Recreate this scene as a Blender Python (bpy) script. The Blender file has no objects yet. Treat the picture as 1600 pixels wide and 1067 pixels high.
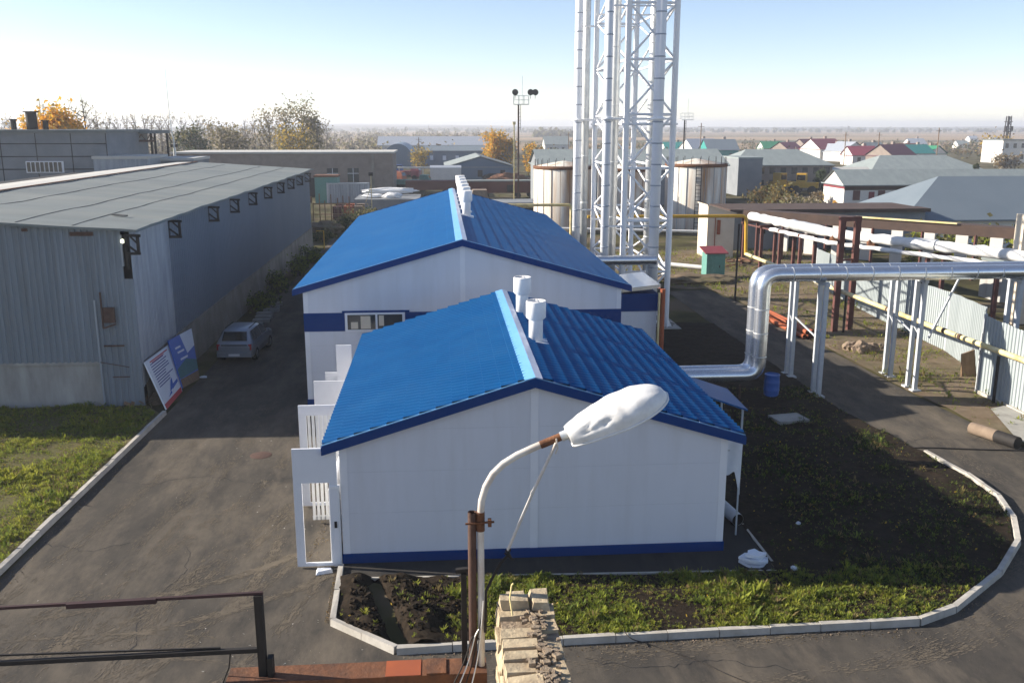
import bpy, bmesh, math, random
import numpy as np
from mathutils import Vector, Matrix
R = math.radians
sc = bpy.context.scene
COL = sc.collection
random.seed(7); rng = np.random.default_rng(7)

# ------------------------------------------------------------------ camera
FPX = 1450.0; CH = 10.0
PITCH = math.atan(336/FPX); YAW = math.atan(113/math.hypot(FPX, 336))
cam_d = bpy.data.cameras.new('camera'); cam = bpy.data.objects.new('camera', cam_d); COL.objects.link(cam)
cam_d.sensor_width = 36; cam_d.lens = FPX/1600*36; cam_d.clip_start = .1; cam_d.clip_end = 9000
cam.location = (0, 0, CH); cam.rotation_euler = (math.pi/2-PITCH, 0, -YAW)
sc.camera = cam
_f = np.array([math.sin(YAW)*math.cos(PITCH), math.cos(YAW)*math.cos(PITCH), -math.sin(PITCH)])
_r = np.array([math.cos(YAW), -math.sin(YAW), 0]); _u = np.cross(_r, _f)
def _ray(px, py): return _f+_r*(px-800)/FPX+_u*(533.5-py)/FPX
def G(px, py, z=0.):                     # survey helper: where a sight line meets height z
    d = _ray(px, py); t = (z-CH)/d[2]; p = d*t; return Vector((p[0], p[1], p[2]+CH))
def GY(px, py, y):                       # ... meets the plane Y = y
    d = _ray(px, py); p = d*(y/d[1]); return Vector((p[0], p[1], p[2]+CH))
def GX(px, py, x):
    d = _ray(px, py); p = d*(x/d[0]); return Vector((p[0], p[1], p[2]+CH))

# ------------------------------------------------------------------ sky, sun
SUN = Vector((-2.3, .5, 1.0)).normalized()
elev = math.asin(SUN.z); az = math.atan2(SUN.x, SUN.y)
w = bpy.data.worlds.new('World'); sc.world = w; w.use_nodes = True
nt = w.node_tree; nt.nodes.clear()
sky = nt.nodes.new('ShaderNodeTexSky'); sky.sky_type = 'NISHITA'; sky.sun_disc = False
sky.sun_elevation = elev; sky.sun_rotation = az; sky.altitude = 150; sky.air_density = .7; sky.dust_density = .15; sky.ozone_density = 3.0
bg = nt.nodes.new('ShaderNodeBackground'); bg.inputs[1].default_value = .097
out = nt.nodes.new('ShaderNodeOutputWorld')
tint = nt.nodes.new('ShaderNodeMix'); tint.data_type = 'RGBA'; tint.blend_type = 'MULTIPLY'; tint.inputs['Factor'].default_value = 1; tint.inputs['B'].default_value = (1.25, 1.02, .90, 1)
nt.links.new(sky.outputs[0], tint.inputs['A']); nt.links.new(tint.outputs['Result'], bg.inputs[0]); nt.links.new(bg.outputs[0], out.inputs[0])
sd = bpy.data.lights.new('sun', 'SUN'); sd.energy = 5.0; sd.angle = R(.5); sd.color = (1, .91, .78)
so = bpy.data.objects.new('sun', sd); COL.objects.link(so); so.location = (-60, 20, 40)
so.rotation_euler = SUN.to_track_quat('Z', 'Y').to_euler()
sc.view_settings.view_transform = 'Standard'; sc.view_settings.look = 'None'
sc.view_settings.gamma = 1; sc.view_settings.use_curve_mapping = False
sc.view_settings.exposure = 1.14

# ------------------------------------------------------------------ materials
def mat(name, col, rough=.7, metal=0., col2=None, amt=.5, scale=2., detail=5., stretch=(1, 1, 1), bump=0., bscale=20., bstretch=None,
        col3=None, amt3=.5, scale3=.4, stretch3=(1, 1, 1), spec=.4):
    m = bpy.data.materials.new(name); m.use_nodes = True; t = m.node_tree; N = t.nodes; L = t.links
    b = N['Principled BSDF']; b.inputs['Roughness'].default_value = rough; b.inputs['Metallic'].default_value = metal
    b.inputs['Specular IOR Level'].default_value = spec
    tc = N.new('ShaderNodeTexCoord')
    def noise(s, st, det=5., lo=.35, hi=.65):
        mp = N.new('ShaderNodeMapping'); mp.inputs['Scale'].default_value = st; L.new(tc.outputs['Object'], mp.inputs[0])
        n = N.new('ShaderNodeTexNoise'); n.inputs['Scale'].default_value = s; n.inputs['Detail'].default_value = det; n.inputs['Roughness'].default_value = .74 if det > 9 else .6
        L.new(mp.outputs[0], n.inputs['Vector'])
        mr = N.new('ShaderNodeMapRange'); mr.inputs[1].default_value = lo; mr.inputs[2].default_value = hi; L.new(n.outputs[0], mr.inputs[0])
        return n, mr
    if col2 is None: col2 = tuple(c*.72 for c in col)
    n1, m1 = noise(scale, stretch, detail)
    mm = N.new('ShaderNodeMath'); mm.operation = 'MULTIPLY'; mm.inputs[1].default_value = amt; L.new(m1.outputs[0], mm.inputs[0])
    mx = N.new('ShaderNodeMix'); mx.data_type = 'RGBA'; mx.inputs['A'].default_value = (*col, 1); mx.inputs['B'].default_value = (*col2, 1)
    L.new(mm.outputs[0], mx.inputs['Factor']); o = mx.outputs['Result']
    if col3 is not None:
        n3, m3 = noise(scale3, stretch3, max(6, detail), .45, .7)
        m4 = N.new('ShaderNodeMath'); m4.operation = 'MULTIPLY'; m4.inputs[1].default_value = amt3; L.new(m3.outputs[0], m4.inputs[0])
        mx3 = N.new('ShaderNodeMix'); mx3.data_type = 'RGBA'; mx3.inputs['B'].default_value = (*col3, 1)
        L.new(o, mx3.inputs['A']); L.new(m4.outputs[0], mx3.inputs['Factor']); o = mx3.outputs['Result']
    L.new(o, b.inputs['Base Color'])
    if bump:
        nb, _ = noise(bscale, bstretch or (1, 1, 1), 6)
        bp = N.new('ShaderNodeBump'); bp.inputs['Strength'].default_value = bump; bp.inputs['Distance'].default_value = .02
        L.new(nb.outputs[0], bp.inputs['Height']); L.new(bp.outputs[0], b.inputs['Normal'])
    return m
M = {}
M['white_panel'] = mat('white_panel', (.645, .66, .71), .5, col2=(.58, .60, .65), amt=.35, scale=.8, stretch=(1, 1, .3), bump=.05, bscale=6, bstretch=(.2, .2, 12), col3=(.51, .51, .52), amt3=.35, scale3=1.1, stretch3=(2.2, 2.2, .22))
M['joint_grey'] = mat('joint_grey', (.59, .605, .645), .6)
M['white_trim'] = mat('white_trim', (.74, .75, .78), .4, amt=.15)
M['blue_roof'] = mat('blue_roof', (.005, .078, .232), .50, col2=(.007, .096, .27), amt=.7, scale=1.2, col3=(.020, .11, .27), amt3=.5, scale3=.5, spec=.10)
M['blue_trim'] = mat('blue_trim', (.001, .036, .165), .6, col2=(.003, .042, .18), amt=.5, spec=.1)
M['edge_highlight'] = mat('pale_edge_highlight', (.16, .36, .62), .3)  # pale colour for the painted highlight on the rake tops
M['ridge_film_blue'] = mat('ridge_film_blue', (.13, .36, .64), .4, col2=(.19, .43, .70), amt=.5, scale=3, bump=.1, bscale=6)
M['ridge_film_white'] = mat('ridge_film_white', (.50, .56, .68), .35, col2=(.36, .42, .6), amt=.8, scale=4, bump=.3, bscale=8)
M['white_paint'] = mat('white_paint', (.84, .84, .84), .5, col2=(.76, .76, .76), amt=.4, scale=3)
M['white_fabric'] = mat('white_fabric', (.78, .78, .76), .9, col2=(.6, .6, .6), amt=.4, scale=6, bump=.2, bscale=12)
M['galv'] = mat('galvanised_steel', (.70, .71, .70), .42, .45, col2=(.52, .54, .54), amt=.7, scale=3, bump=.15, bscale=5, bstretch=(1, 1, .4))
M['silver_clad'] = mat('silver_cladding', (.78, .80, .83), .26, .9, col2=(.66, .68, .70), amt=.5, scale=2, bump=.12, bscale=5)
M['chimney'] = mat('chimney_skin', (.76, .78, .81), .5, .0, col2=(.68, .71, .75), amt=.4, scale=2)
M['seam'] = mat('seam_band', (.34, .38, .44), .5, .5)
M['asphalt'] = mat('asphalt', (.042, .039, .036), .93, col2=(.088, .077, .063), amt=1, scale=.7, detail=13, stretch=(1.3, .6, 1), bump=.5, bscale=140,
                   col3=(.19, .157, .118), amt3=.72, scale3=.4, stretch3=(1.7, .55, 1), spec=.15)
M['asphalt_new'] = mat('asphalt_new', (.028, .028, .029), .92, col2=(.045, .042, .038), amt=1, scale=.7, detail=13, stretch=(1.3, .5, 1), bump=.5, bscale=140,
                   col3=(.11, .095, .075), amt3=.4, scale3=.3, stretch3=(2, .4, 1), spec=.15)
M['dust'] = mat('road_dust', (.15, .126, .097), .97, col2=(.105, .09, .071), amt=.8, scale=2, spec=.05)
M['soil'] = mat('soil', (.012, .009, .006), .97, col2=(.034, .024, .016), amt=.9, scale=6, bump=1, bscale=18, spec=.1)
M['dirt'] = mat('dirt', (.13, .095, .062), .97, col2=(.20, .155, .11), amt=.9, scale=1.2, bump=.8, bscale=10, col3=(.07, .075, .03), amt3=.7, scale3=.35, spec=.1)
M['turf'] = mat('turf_ground', (.085, .085, .030), .97, col2=(.13, .105, .055), amt=.9, scale=1.5, bump=.8, bscale=12, spec=.1)
M['kerb'] = mat('kerb_concrete', (.48, .45, .40), .85, col2=(.36, .34, .30), amt=.7, scale=5, bump=.25, bscale=30, col3=(.28, .25, .2), amt3=.5, scale3=2)
M['concrete'] = mat('concrete', (.34, .33, .30), .9, col2=(.24, .23, .21), amt=.8, scale=2, bump=.3, bscale=14)
M['plaster'] = mat('stained_plaster', (.27, .245, .21), .92, col2=(.17, .15, .12), amt=.9, scale=1.1, stretch=(1, 1, .6), bump=.6, bscale=7, col3=(.10, .08, .06), amt3=.5, scale3=.6)
M['plaster_pale'] = mat('pale_plaster', (.38, .37, .35), .9, col2=(.25, .24, .22), amt=.9, scale=1.3, stretch=(1.4, 1.4, .35), bump=.4, bscale=9)
M['corr_grey'] = mat('grey_corrugated', (.21, .245, .285), .6, .1, col2=(.155, .185, .215), amt=.8, scale=.9, stretch=(2, 2, .2), col3=(.12, .12, .12), amt3=.4, scale3=.9, stretch3=(3, 3, .25))
M['corr_light'] = mat('light_corrugated', (.36, .39, .43), .5, .2, col2=(.23, .26, .30), amt=.9, scale=1.5, stretch=(2, 2, .3))
M['corr_blue'] = mat('blue_grey_sheet', (.15, .18, .22), .6, .05, col2=(.11, .14, .18), amt=.6, scale=.5, stretch=(1, 1, .3))
M['roof_felt'] = mat('roof_felt', (.165, .19, .19), .9, col2=(.115, .135, .14), amt=.8, scale=.5, stretch=(.35, 2, 1), bump=.25, bscale=5, col3=(.21, .225, .21), amt3=.8, scale3=.25, stretch3=(.4, 2, 1))
M['seam_felt'] = mat('felt_seam_tar', (.085, .09, .09), .9)
M['roof_pale'] = mat('pale_roof_felt', (.50, .49, .45), .85, col2=(.42, .41, .38), amt=.6, scale=.5)
M['slate'] = mat('grey_slate_roof', (.25, .285, .28), .8, col2=(.19, .22, .22), amt=.7, scale=.6, stretch=(2, 1, 1), bump=.3, bscale=4)
M['slate_blue'] = mat('blue_grey_roof', (.155, .19, .22), .7, col2=(.13, .165, .195), amt=.7, scale=.35)
M['panel_grey'] = mat('grey_panel', (.22, .235, .25), .9, col2=(.16, .175, .19), amt=.8, scale=.5)
M['brick_grey'] = mat('weathered_brickwork', (.27, .22, .185), .92, col2=(.19, .155, .135), amt=.8, scale=1.0, bump=.3, bscale=8)
M['rail_maroon'] = mat('dark_maroon_steel', (.05, .022, .022), .75, col2=(.03, .015, .016), amt=.8, scale=6)
M['black_steel'] = mat('black_steel', (.014, .013, .013), .75, .1, col2=(.03, .022, .017), amt=.5, scale=8)
M['dark'] = mat('dark_interior', (.018, .018, .02), .9)
M['glass'] = mat('window_glass', (.03, .038, .045), .12, 0, col2=(.05, .05, .05), amt=.5, scale=1, spec=.6)
M['rust'] = mat('rusty_steel', (.16, .065, .03), .85, .1, col2=(.08, .04, .025), amt=.9, scale=9, bump=.4, bscale=30, col3=(.25, .11, .05), amt3=.5, scale3=5)
M['rust_brown'] = mat('brown_rusted_pipe', (.10, .055, .04), .8, .1, col2=(.06, .035, .028), amt=.8, scale=10, bump=.2, bscale=30)
M['red_oxide'] = mat('red_oxide_paint', (.125, .045, .036), .8, col2=(.08, .035, .03), amt=.8, scale=4)
M['orange_pipe'] = mat('orange_primer', (.34, .085, .028), .75, col2=(.24, .065, .03), amt=.8, scale=3)
M['yellow'] = mat('yellow_gas_paint', (.58, .34, .03), .5, col2=(.45, .25, .03), amt=.6, scale=3)
M['yellow_pale'] = mat('faded_yellow_paint', (.70, .56, .22), .5, col2=(.74, .66, .42), amt=.8, scale=1.5, col3=(.2, .12, .08), amt3=.6, scale3=1.2)
M['pole_white'] = mat('worn_white_paint', (.62, .60, .56), .5, col2=(.50, .46, .40), amt=.6, scale=5, col3=(.26, .12, .05), amt3=.5, scale3=3)
M['lamp_white'] = mat('lamp_shell', (.72, .72, .71), .42, col2=(.60, .59, .56), amt=.5, scale=7, bump=.12, bscale=14, col3=(.35, .32, .28), amt3=.22, scale3=16)
M['lamp_glass'] = mat('lamp_glass', (.55, .55, .53), .25, col2=(.4, .4, .38), amt=.5)
M['brick_cream'] = mat('cream_brick', (.50, .41, .27), .92, col2=(.34, .26, .17), amt=.9, scale=8, bump=.6, bscale=25, col3=(.20, .16, .11), amt3=.6, scale3=7)
M['mortar'] = mat('mortar_rubble', (.33, .26, .18), .97, col2=(.19, .14, .10), amt=.9, scale=14, bump=.8, bscale=30)
M['tank'] = mat('tank_paint', (.72, .68, .60), .7, col2=(.58, .54, .46), amt=.6, scale=.8, stretch=(1, 1, .15), col3=(.38, .18, .06), amt3=.95, scale3=.85, stretch3=(1.3, 1.3, .10))
M['insul'] = mat('white_insulation', (.74, .73, .70), .7, col2=(.58, .58, .57), amt=.6, scale=2.5, bump=.5, bscale=5)
M['fence_blue'] = mat('pale_blue_sheet', (.36, .40, .41), .6, .1, col2=(.28, .32, .33), amt=.7, scale=1, stretch=(2, 2, .2))
M['post_paint'] = mat('pale_grey_paint', (.46, .48, .50), .6, col2=(.36, .38, .40), amt=.6, scale=4)
M['green_hut'] = mat('turquoise_paint', (.11, .27, .235), .7, col2=(.08, .21, .18), amt=.7, scale=4)
M['maroon'] = mat('maroon_paint', (.20, .035, .045), .7, col2=(.15, .03, .035), amt=.6, scale=4)
M['cream_wall'] = mat('cream_wall', (.66, .58, .46), .9, col2=(.55, .47, .36), amt=.7, scale=1)
M['lime'] = mat('whitewash', (.66, .64, .60), .9, col2=(.55, .53, .5), amt=.6, scale=.7)
M['barrel_blue'] = mat('blue_plastic', (.02, .10, .36), .45, amt=.5, scale=3)
M['wood'] = mat('old_wood', (.25, .16, .09), .9, col2=(.16, .10, .06), amt=.8, scale=6, stretch=(1, 1, .3))
M['brown_roof'] = mat('brown_canopy', (.055, .035, .028), .85, col2=(.09, .055, .04), amt=.7, scale=1)
M['wagon_red'] = mat('wagon_red', (.13, .04, .032), .8, col2=(.09, .032, .028), amt=.7, scale=.7)
M['far_blue'] = mat('far_blue_wall', (.10, .16, .23), .8, amt=.3, scale=.3)
M['hangar'] = mat('hangar_sheet', (.22, .28, .34), .5, .3, amt=.4, scale=.3)
M['roof_green'] = mat('green_metal_roof', (.03, .22, .11), .5, amt=.3)
M['roof_teal'] = mat('teal_metal_roof', (.03, .26, .23), .5, amt=.3)
M['roof_crimson'] = mat('crimson_metal_roof', (.27, .05, .075), .5, amt=.3)
M['roof_plum'] = mat('plum_metal_roof', (.13, .03, .05), .6, amt=.3)
M['roof_silver'] = mat('silver_metal_roof', (.45, .48, .52), .4, .3, amt=.3)
M['car_silver'] = mat('car_silver', (.33, .36, .41), .28, .5, amt=.15, scale=1)
M['car_glass'] = mat('car_glass', (.010, .012, .015), .08, spec=.6)
M['tyre'] = mat('tyre_rubber', (.02, .02, .02), .9)
M['rim'] = mat('wheel_rim', (.45, .45, .46), .35, .7)
M['lens_red'] = mat('tail_lens', (.40, .02, .02), .25)
M['poster_white'] = mat('poster_white', (.66, .68, .72), .6, col2=(.60, .62, .68), amt=.3)
M['poster_red'] = mat('poster_red', (.50, .06, .07), .6)
M['poster_blue'] = mat('poster_blue', (.05, .12, .42), .6, col2=(.08, .16, .5), amt=.6, scale=2)
M['poster_ink'] = mat('poster_ink', (.14, .15, .30), .7)
M['poster_green'] = mat('poster_teal', (.05, .17, .18), .7)
M['film'] = mat('white_film', (.70, .73, .78), .35, col2=(.6, .63, .68), amt=.5, scale=6, bump=.6, bscale=9)
M['stone'] = mat('tan_stone', (.24, .18, .13), .95, col2=(.17, .125, .09), amt=.8, scale=3, bump=.5, bscale=9)
M['bark'] = mat('bark', (.10, .085, .07), .95, col2=(.16, .145, .13), amt=.7, scale=3, stretch=(1, 1, .3))
M['twig'] = mat('bare_twigs', (.20, .17, .14), .95, amt=.4, scale=.6)
def leafmat(n, a, b, c, tr=.45):
    m = mat(n, a, .75, col2=b, amt=1, scale=.55, col3=c, amt3=.7, scale3=3, spec=.2); t = m.node_tree; P = t.nodes['Principled BSDF']; O = t.nodes['Material Output']
    T = t.nodes.new('ShaderNodeBsdfTranslucent'); X = t.nodes.new('ShaderNodeMixShader'); X.inputs[0].default_value = tr
    t.links.new(P.inputs['Base Color'].links[0].from_socket, T.inputs[0]); t.links.new(P.outputs[0], X.inputs[1]); t.links.new(T.outputs[0], X.inputs[2]); t.links.new(X.outputs[0], O.inputs[0]); return m
M['leaf_yellow'] = leafmat('yellow_leaves', (.80, .42, .03), (.70, .32, .02), (.82, .50, .06))
M['leaf_gold'] = leafmat('gold_leaves', (.50, .34, .05), (.38, .27, .05), (.55, .34, .04))
M['leaf_olive'] = leafmat('olive_leaves', (.17, .16, .065), (.23, .19, .085), (.13, .135, .05))
M['leaf_dun'] = leafmat('dun_leaves', (.33, .28, .20), (.38, .32, .23), (.27, .24, .16))
M['leaf_green'] = leafmat('dark_green_leaves', (.055, .08, .035), (.075, .095, .04), (.04, .06, .03))
M['leaf_rusty'] = leafmat('rusty_leaves', (.20, .11, .04), (.16, .12, .04), (.12, .11, .04))
M['grass_a'] = leafmat('grass_bright', (.23, .275, .035), (.33, .33, .05), (.15, .20, .03))
M['grass_b'] = leafmat('weed_green', (.12, .175, .03), (.21, .235, .04), (.06, .095, .022))
M['weed_shaded'] = leafmat('shaded_weeds', (.032, .055, .014), (.05, .07, .017), (.022, .038, .011))  # weed green darkened to put the plot's shade into the leaf colour
M['grass_c'] = leafmat('grass_dry', (.24, .19, .085), (.20, .14, .06), (.16, .15, .05))
M['wood_far'] = leafmat('far_wood', (.10, .085, .065), (.135, .105, .07), (.085, .085, .05))

# ------------------------------------------------------------------ mesh collector
WORLD = {}
EACH = {'joint_band', 'trim_strip', 'corner_trim', 'wall_bracket', 'eave_stain_board', 'collar_arm', 'patch', 'seam_band', 'panel_joint', 'flange', 'pilaster', 'felt_seam', 'text_line', 'heading', 'lettering', 'blind'}
class MB:
    def __init__(s): s.v = []; s.f = []; s.sm = []; s.mi = []; s.cur = 0; s.cs = []
    def _add(s, vs, fs, smooth=False):
        o = len(s.v); s.cs.append((o, len(s.f))); s.v += [tuple(v) for v in vs]
        for f in fs: s.f.append(tuple(i+o for i in f)); s.sm.append(smooth); s.mi.append(s.cur)
        return s
    def box(s, x0, x1, y0, y1, z0, z1):
        return s._add([(x0,y0,z0),(x1,y0,z0),(x1,y1,z0),(x0,y1,z0),(x0,y0,z1),(x1,y0,z1),(x1,y1,z1),(x0,y1,z1)],
                      [(3,2,1,0),(4,5,6,7),(0,1,5,4),(1,2,6,5),(2,3,7,6),(3,0,4,7)])
    def hexa(s, p):           # 8 points: 4 bottom then 4 top
        return s._add(p, [(3,2,1,0),(4,5,6,7),(0,1,5,4),(1,2,6,5),(2,3,7,6),(3,0,4,7)])
    def obox(s, c, ax, ay, az):     # centre + half axis vectors
        c, ax, ay, az = map(Vector, (c, ax, ay, az))
        return s.hexa([c-ax-ay-az, c+ax-ay-az, c+ax+ay-az, c-ax+ay-az, c-ax-ay+az, c+ax-ay+az, c+ax+ay+az, c-ax+ay+az])
    def bar(s, p0, p1, w, h=None, up=(0,0,1)):
        p0, p1 = Vector(p0), Vector(p1); h = h or w; d = (p1-p0); L = d.length; d.normalize()
        u = Vector(up)
        if abs(d.dot(u)) > .98: u = Vector((1,0,0))
        sx = d.cross(u).normalized(); sz = sx.cross(d)
        return s.obox((p0+p1)/2, d*L/2, sx*w/2, sz*h/2)
    def quad(s, a, b, c, d): return s._add([a, b, c, d], [(0,1,2,3)])
    def tube(s, pts, r, n=12, caps=True, bend=0, bn=5):
        pts = [Vector(p) for p in pts]
        if bend:
            q = [pts[0]]
            for i in range(1, len(pts)-1):
                a = (pts[i-1]-pts[i]); b = (pts[i+1]-pts[i]); k = min(bend, a.length*.49, b.length*.49)
                A = pts[i]+a.normalized()*k; B = pts[i]+b.normalized()*k
                for j in range(bn+1):
                    t = j/bn; q.append(A*(1-t)**2+pts[i]*2*t*(1-t)+B*t*t)
            q.append(pts[-1]); pts = q
        rs = r if isinstance(r, (list, tuple)) else [r]*len(pts)
        d0 = (pts[1]-pts[0]).normalized(); u = Vector((0,0,1)) if abs(d0.z) < .9 else Vector((1,0,0))
        sx = d0.cross(u).normalized(); vs = []
        for i, p in enumerate(pts):
            d = (pts[min(i+1, len(pts)-1)]-pts[max(i-1, 0)]).normalized()
            sx = (sx-d*sx.dot(d)).normalized(); sy = d.cross(sx)
            for k in range(n):
                a = 2*math.pi*k/n; vs.append(p+(sx*math.cos(a)+sy*math.sin(a))*rs[i])
        fs = [(i*n+k, i*n+(k+1) % n, (i+1)*n+(k+1) % n, (i+1)*n+k) for i in range(len(pts)-1) for k in range(n)]
        s._add(vs, fs, True)
        if caps: s._add(vs[:n], [tuple(range(n-1, -1, -1))]); s._add(vs[-n:], [tuple(range(n))])
        return s
    def lathe(s, c, prof, n=24):     # prof: (r, z)
        c = Vector(c); vs = [c+Vector((r*math.cos(2*math.pi*k/n), r*math.sin(2*math.pi*k/n), z)) for r, z in prof for k in range(n)]
        fs = [(i*n+k, i*n+(k+1) % n, (i+1)*n+(k+1) % n, (i+1)*n+k) for i in range(len(prof)-1) for k in range(n)]
        return s._add(vs, fs, True)
    def prism(s, poly, ext):          # polygon of 3d points, extruded by vector
        n = len(poly); e = Vector(ext); p = [Vector(q) for q in poly]
        return s._add(p+[q+e for q in p], [tuple(range(n-1, -1, -1)), tuple(range(n, 2*n))]+[(i, (i+1) % n, n+(i+1) % n, n+i) for i in range(n)])
    def grid(s, P, nu, nv, smooth=False):   # P(i,j)
        vs = [P(i, j) for j in range(nv+1) for i in range(nu+1)]
        return s._add(vs, [(j*(nu+1)+i, j*(nu+1)+i+1, (j+1)*(nu+1)+i+1, (j+1)*(nu+1)+i) for j in range(nv) for i in range(nu)], smooth)
    def corr(s, p0, p1, z0, z1, pitch=.2, depth=.03, top=None):   # corrugated sheet, p0->p1 in plan; its face is to the right of the run
        a, b = Vector((*p0, 0)), Vector((*p1, 0)); L = (b-a).length; d = (b-a)/L; n = Vector((d.y, -d.x, 0)); xs = []
        k = max(1, int(L/pitch)); pt = L/k
        for i in range(k): xs += [(i*pt, 0), (i*pt+.42*pt, 0), (i*pt+.52*pt, 1), (i*pt+.9*pt, 1)]
        xs.append((L, 0)); vs = []
        for x, h in xs:
            q = a+d*x+n*(h*depth); zt = z1 if top is None else top(x/L)
            zb = z0 if not callable(z0) else z0(x/L)
            vs += [(q.x, q.y, zb), (q.x, q.y, zt)]
        return s._add(vs, [(2*i, 2*i+2, 2*i+3, 2*i+1) for i in range(len(xs)-1)])
    def build(s, name, m, parent=None, local=False):
        if name in EACH and len(s.cs) > 1:       # every piece a part of its own
            r = None
            for a, b in zip(s.cs, s.cs[1:]+[(len(s.v), len(s.f))]):
                q = MB(); q.v = s.v[a[0]:b[0]]; q.f = [tuple(i-a[0] for i in f) for f in s.f[a[1]:b[1]]]; q.sm = s.sm[a[1]:b[1]]; q.mi = s.mi[a[1]:b[1]]; q.cs = [(0, 0)]
                o = q.build(name, m, parent, local); r = r or o
            return r
        o3 = Vector((0,0,0)) if (parent is None or local) else WORLD.get(parent, Vector((0,0,0)))
        me = bpy.data.meshes.new(name); me.from_pydata([(v[0]-o3.x, v[1]-o3.y, v[2]-o3.z) for v in s.v], [], s.f)
        for mm in (m if isinstance(m, (list, tuple)) else [m]): me.materials.append(M[mm])
        me.polygons.foreach_set('use_smooth', s.sm); me.polygons.foreach_set('material_index', s.mi); me.update()
        o = bpy.data.objects.new(name, me); COL.objects.link(o)
        if parent is not None: o.parent = parent; WORLD[o] = o3
        else: WORLD[o] = Vector((0,0,0))
        return o
def tag(o, label=None, cat=None, group=None, kind=None):
    if label: o['label'] = label
    if cat: o['category'] = cat
    if group: o['group'] = group
    if kind: o['kind'] = kind
    return o
def solo(mb, name, m, label, cat, group=None):            # a thing made of one mesh: origin moved to its base
    v = np.array(mb.v); c = Vector(((v[:,0].min()+v[:,0].max())/2, (v[:,1].min()+v[:,1].max())/2, v[:,2].min()))
    mb.v = [(a-c.x, b-c.y, z-c.z) for a, b, z in mb.v]
    o = mb.build(name, m); o.location = c; return tag(o, label, cat, group)
def thing(name, label, cat, loc=(0,0,0), rz=0, group=None):
    o = bpy.data.objects.new(name, None); COL.objects.link(o); o.empty_display_size = .3
    o.location = loc; o.rotation_euler = (0, 0, rz); WORLD[o] = Vector(loc); return tag(o, label, cat, group)
def copy_tree(o, label, loc, rz=None, parent=None):
    c = o.copy(); COL.objects.link(c)
    if parent is not None: c.parent = parent
    else:
        c.location = loc; c['label'] = label
        if rz is not None: c.rotation_euler = (0, 0, rz)
    for ch in list(o.children): copy_tree(ch, None, None, None, c)
    return c
def struct(mb, name, m): return tag(mb.build(name, m), kind='structure')
def fast(name, verts, nper, m, parent=None, mi=None):     # many separate polygons of nper corners
    me = bpy.data.meshes.new(name); o3 = WORLD.get(parent, Vector((0,0,0))) if parent else Vector((0,0,0))
    verts = np.asarray(verts, dtype=np.float32).reshape(-1, 3)-np.array(o3, dtype=np.float32); n = len(verts); k = n//nper
    me.vertices.add(n); me.vertices.foreach_set('co', verts.ravel()); me.loops.add(n); me.loops.foreach_set('vertex_index', np.arange(n, dtype=np.int32))
    me.polygons.add(k); me.polygons.foreach_set('loop_start', np.arange(0, n, nper, dtype=np.int32))
    for mm in (m if isinstance(m, (list, tuple)) else [m]): me.materials.append(M[mm])
    if mi is not None: me.polygons.foreach_set('material_index', np.asarray(mi, dtype=np.int32))
    me.update(calc_edges=True); o = bpy.data.objects.new(name, me); COL.objects.link(o)
    if parent: o.parent = parent; WORLD[o] = o3
    return o
def leaves(c, size, flat=.0):        # random leaf quads at centres c
    n = len(c); a = rng.normal(size=(n,3)); a /= np.linalg.norm(a, axis=1)[:,None]; b = rng.normal(size=(n,3)); b -= a*(a*b).sum(1)[:,None]; b /= np.linalg.norm(b, axis=1)[:,None]
    s = (size*rng.uniform(.6, 1.3, n))[:,None]; a *= s; b *= s*.6
    return np.stack([c-a, c+b, c+a, c-b], 1).reshape(-1, 3)

# ------------------------------------------------------------------ ground
def poly_sheet(pts, z, name, m, step=None, hf=None):
    bm = bmesh.new(); f = bm.faces.new([bm.verts.new((p[0], p[1], 0)) for p in pts])
    if step:
        xs = [p[0] for p in pts]; ys = [p[1] for p in pts]
        for ax, lo, hi in ((0, min(xs), max(xs)), (1, min(ys), max(ys))):
            k = lo+step
            while k < hi:
                co = [0,0,0]; no = [0,0,0]; co[ax] = k; no[ax] = 1
                bmesh.ops.bisect_plane(bm, geom=bm.verts[:]+bm.edges[:]+bm.faces[:], plane_co=co, plane_no=no); k += step
    for v in bm.verts: v.co.z = z+(hf(v.co.x, v.co.y) if hf else 0)
    bm.normal_update()
    for f in bm.faces:
        if f.normal.z < 0: f.normal_flip()
        f.smooth = True
    me = bpy.data.meshes.new(name); bm.to_mesh(me); bm.free(); me.materials.append(M[m])
    o = bpy.data.objects.new(name, me); COL.objects.link(o); return tag(o, kind='structure')
from mathutils import noise as mn
def nz(x, y, s, seed=0): return mn.noise(Vector((x*s, y*s, seed*7.3)))

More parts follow.
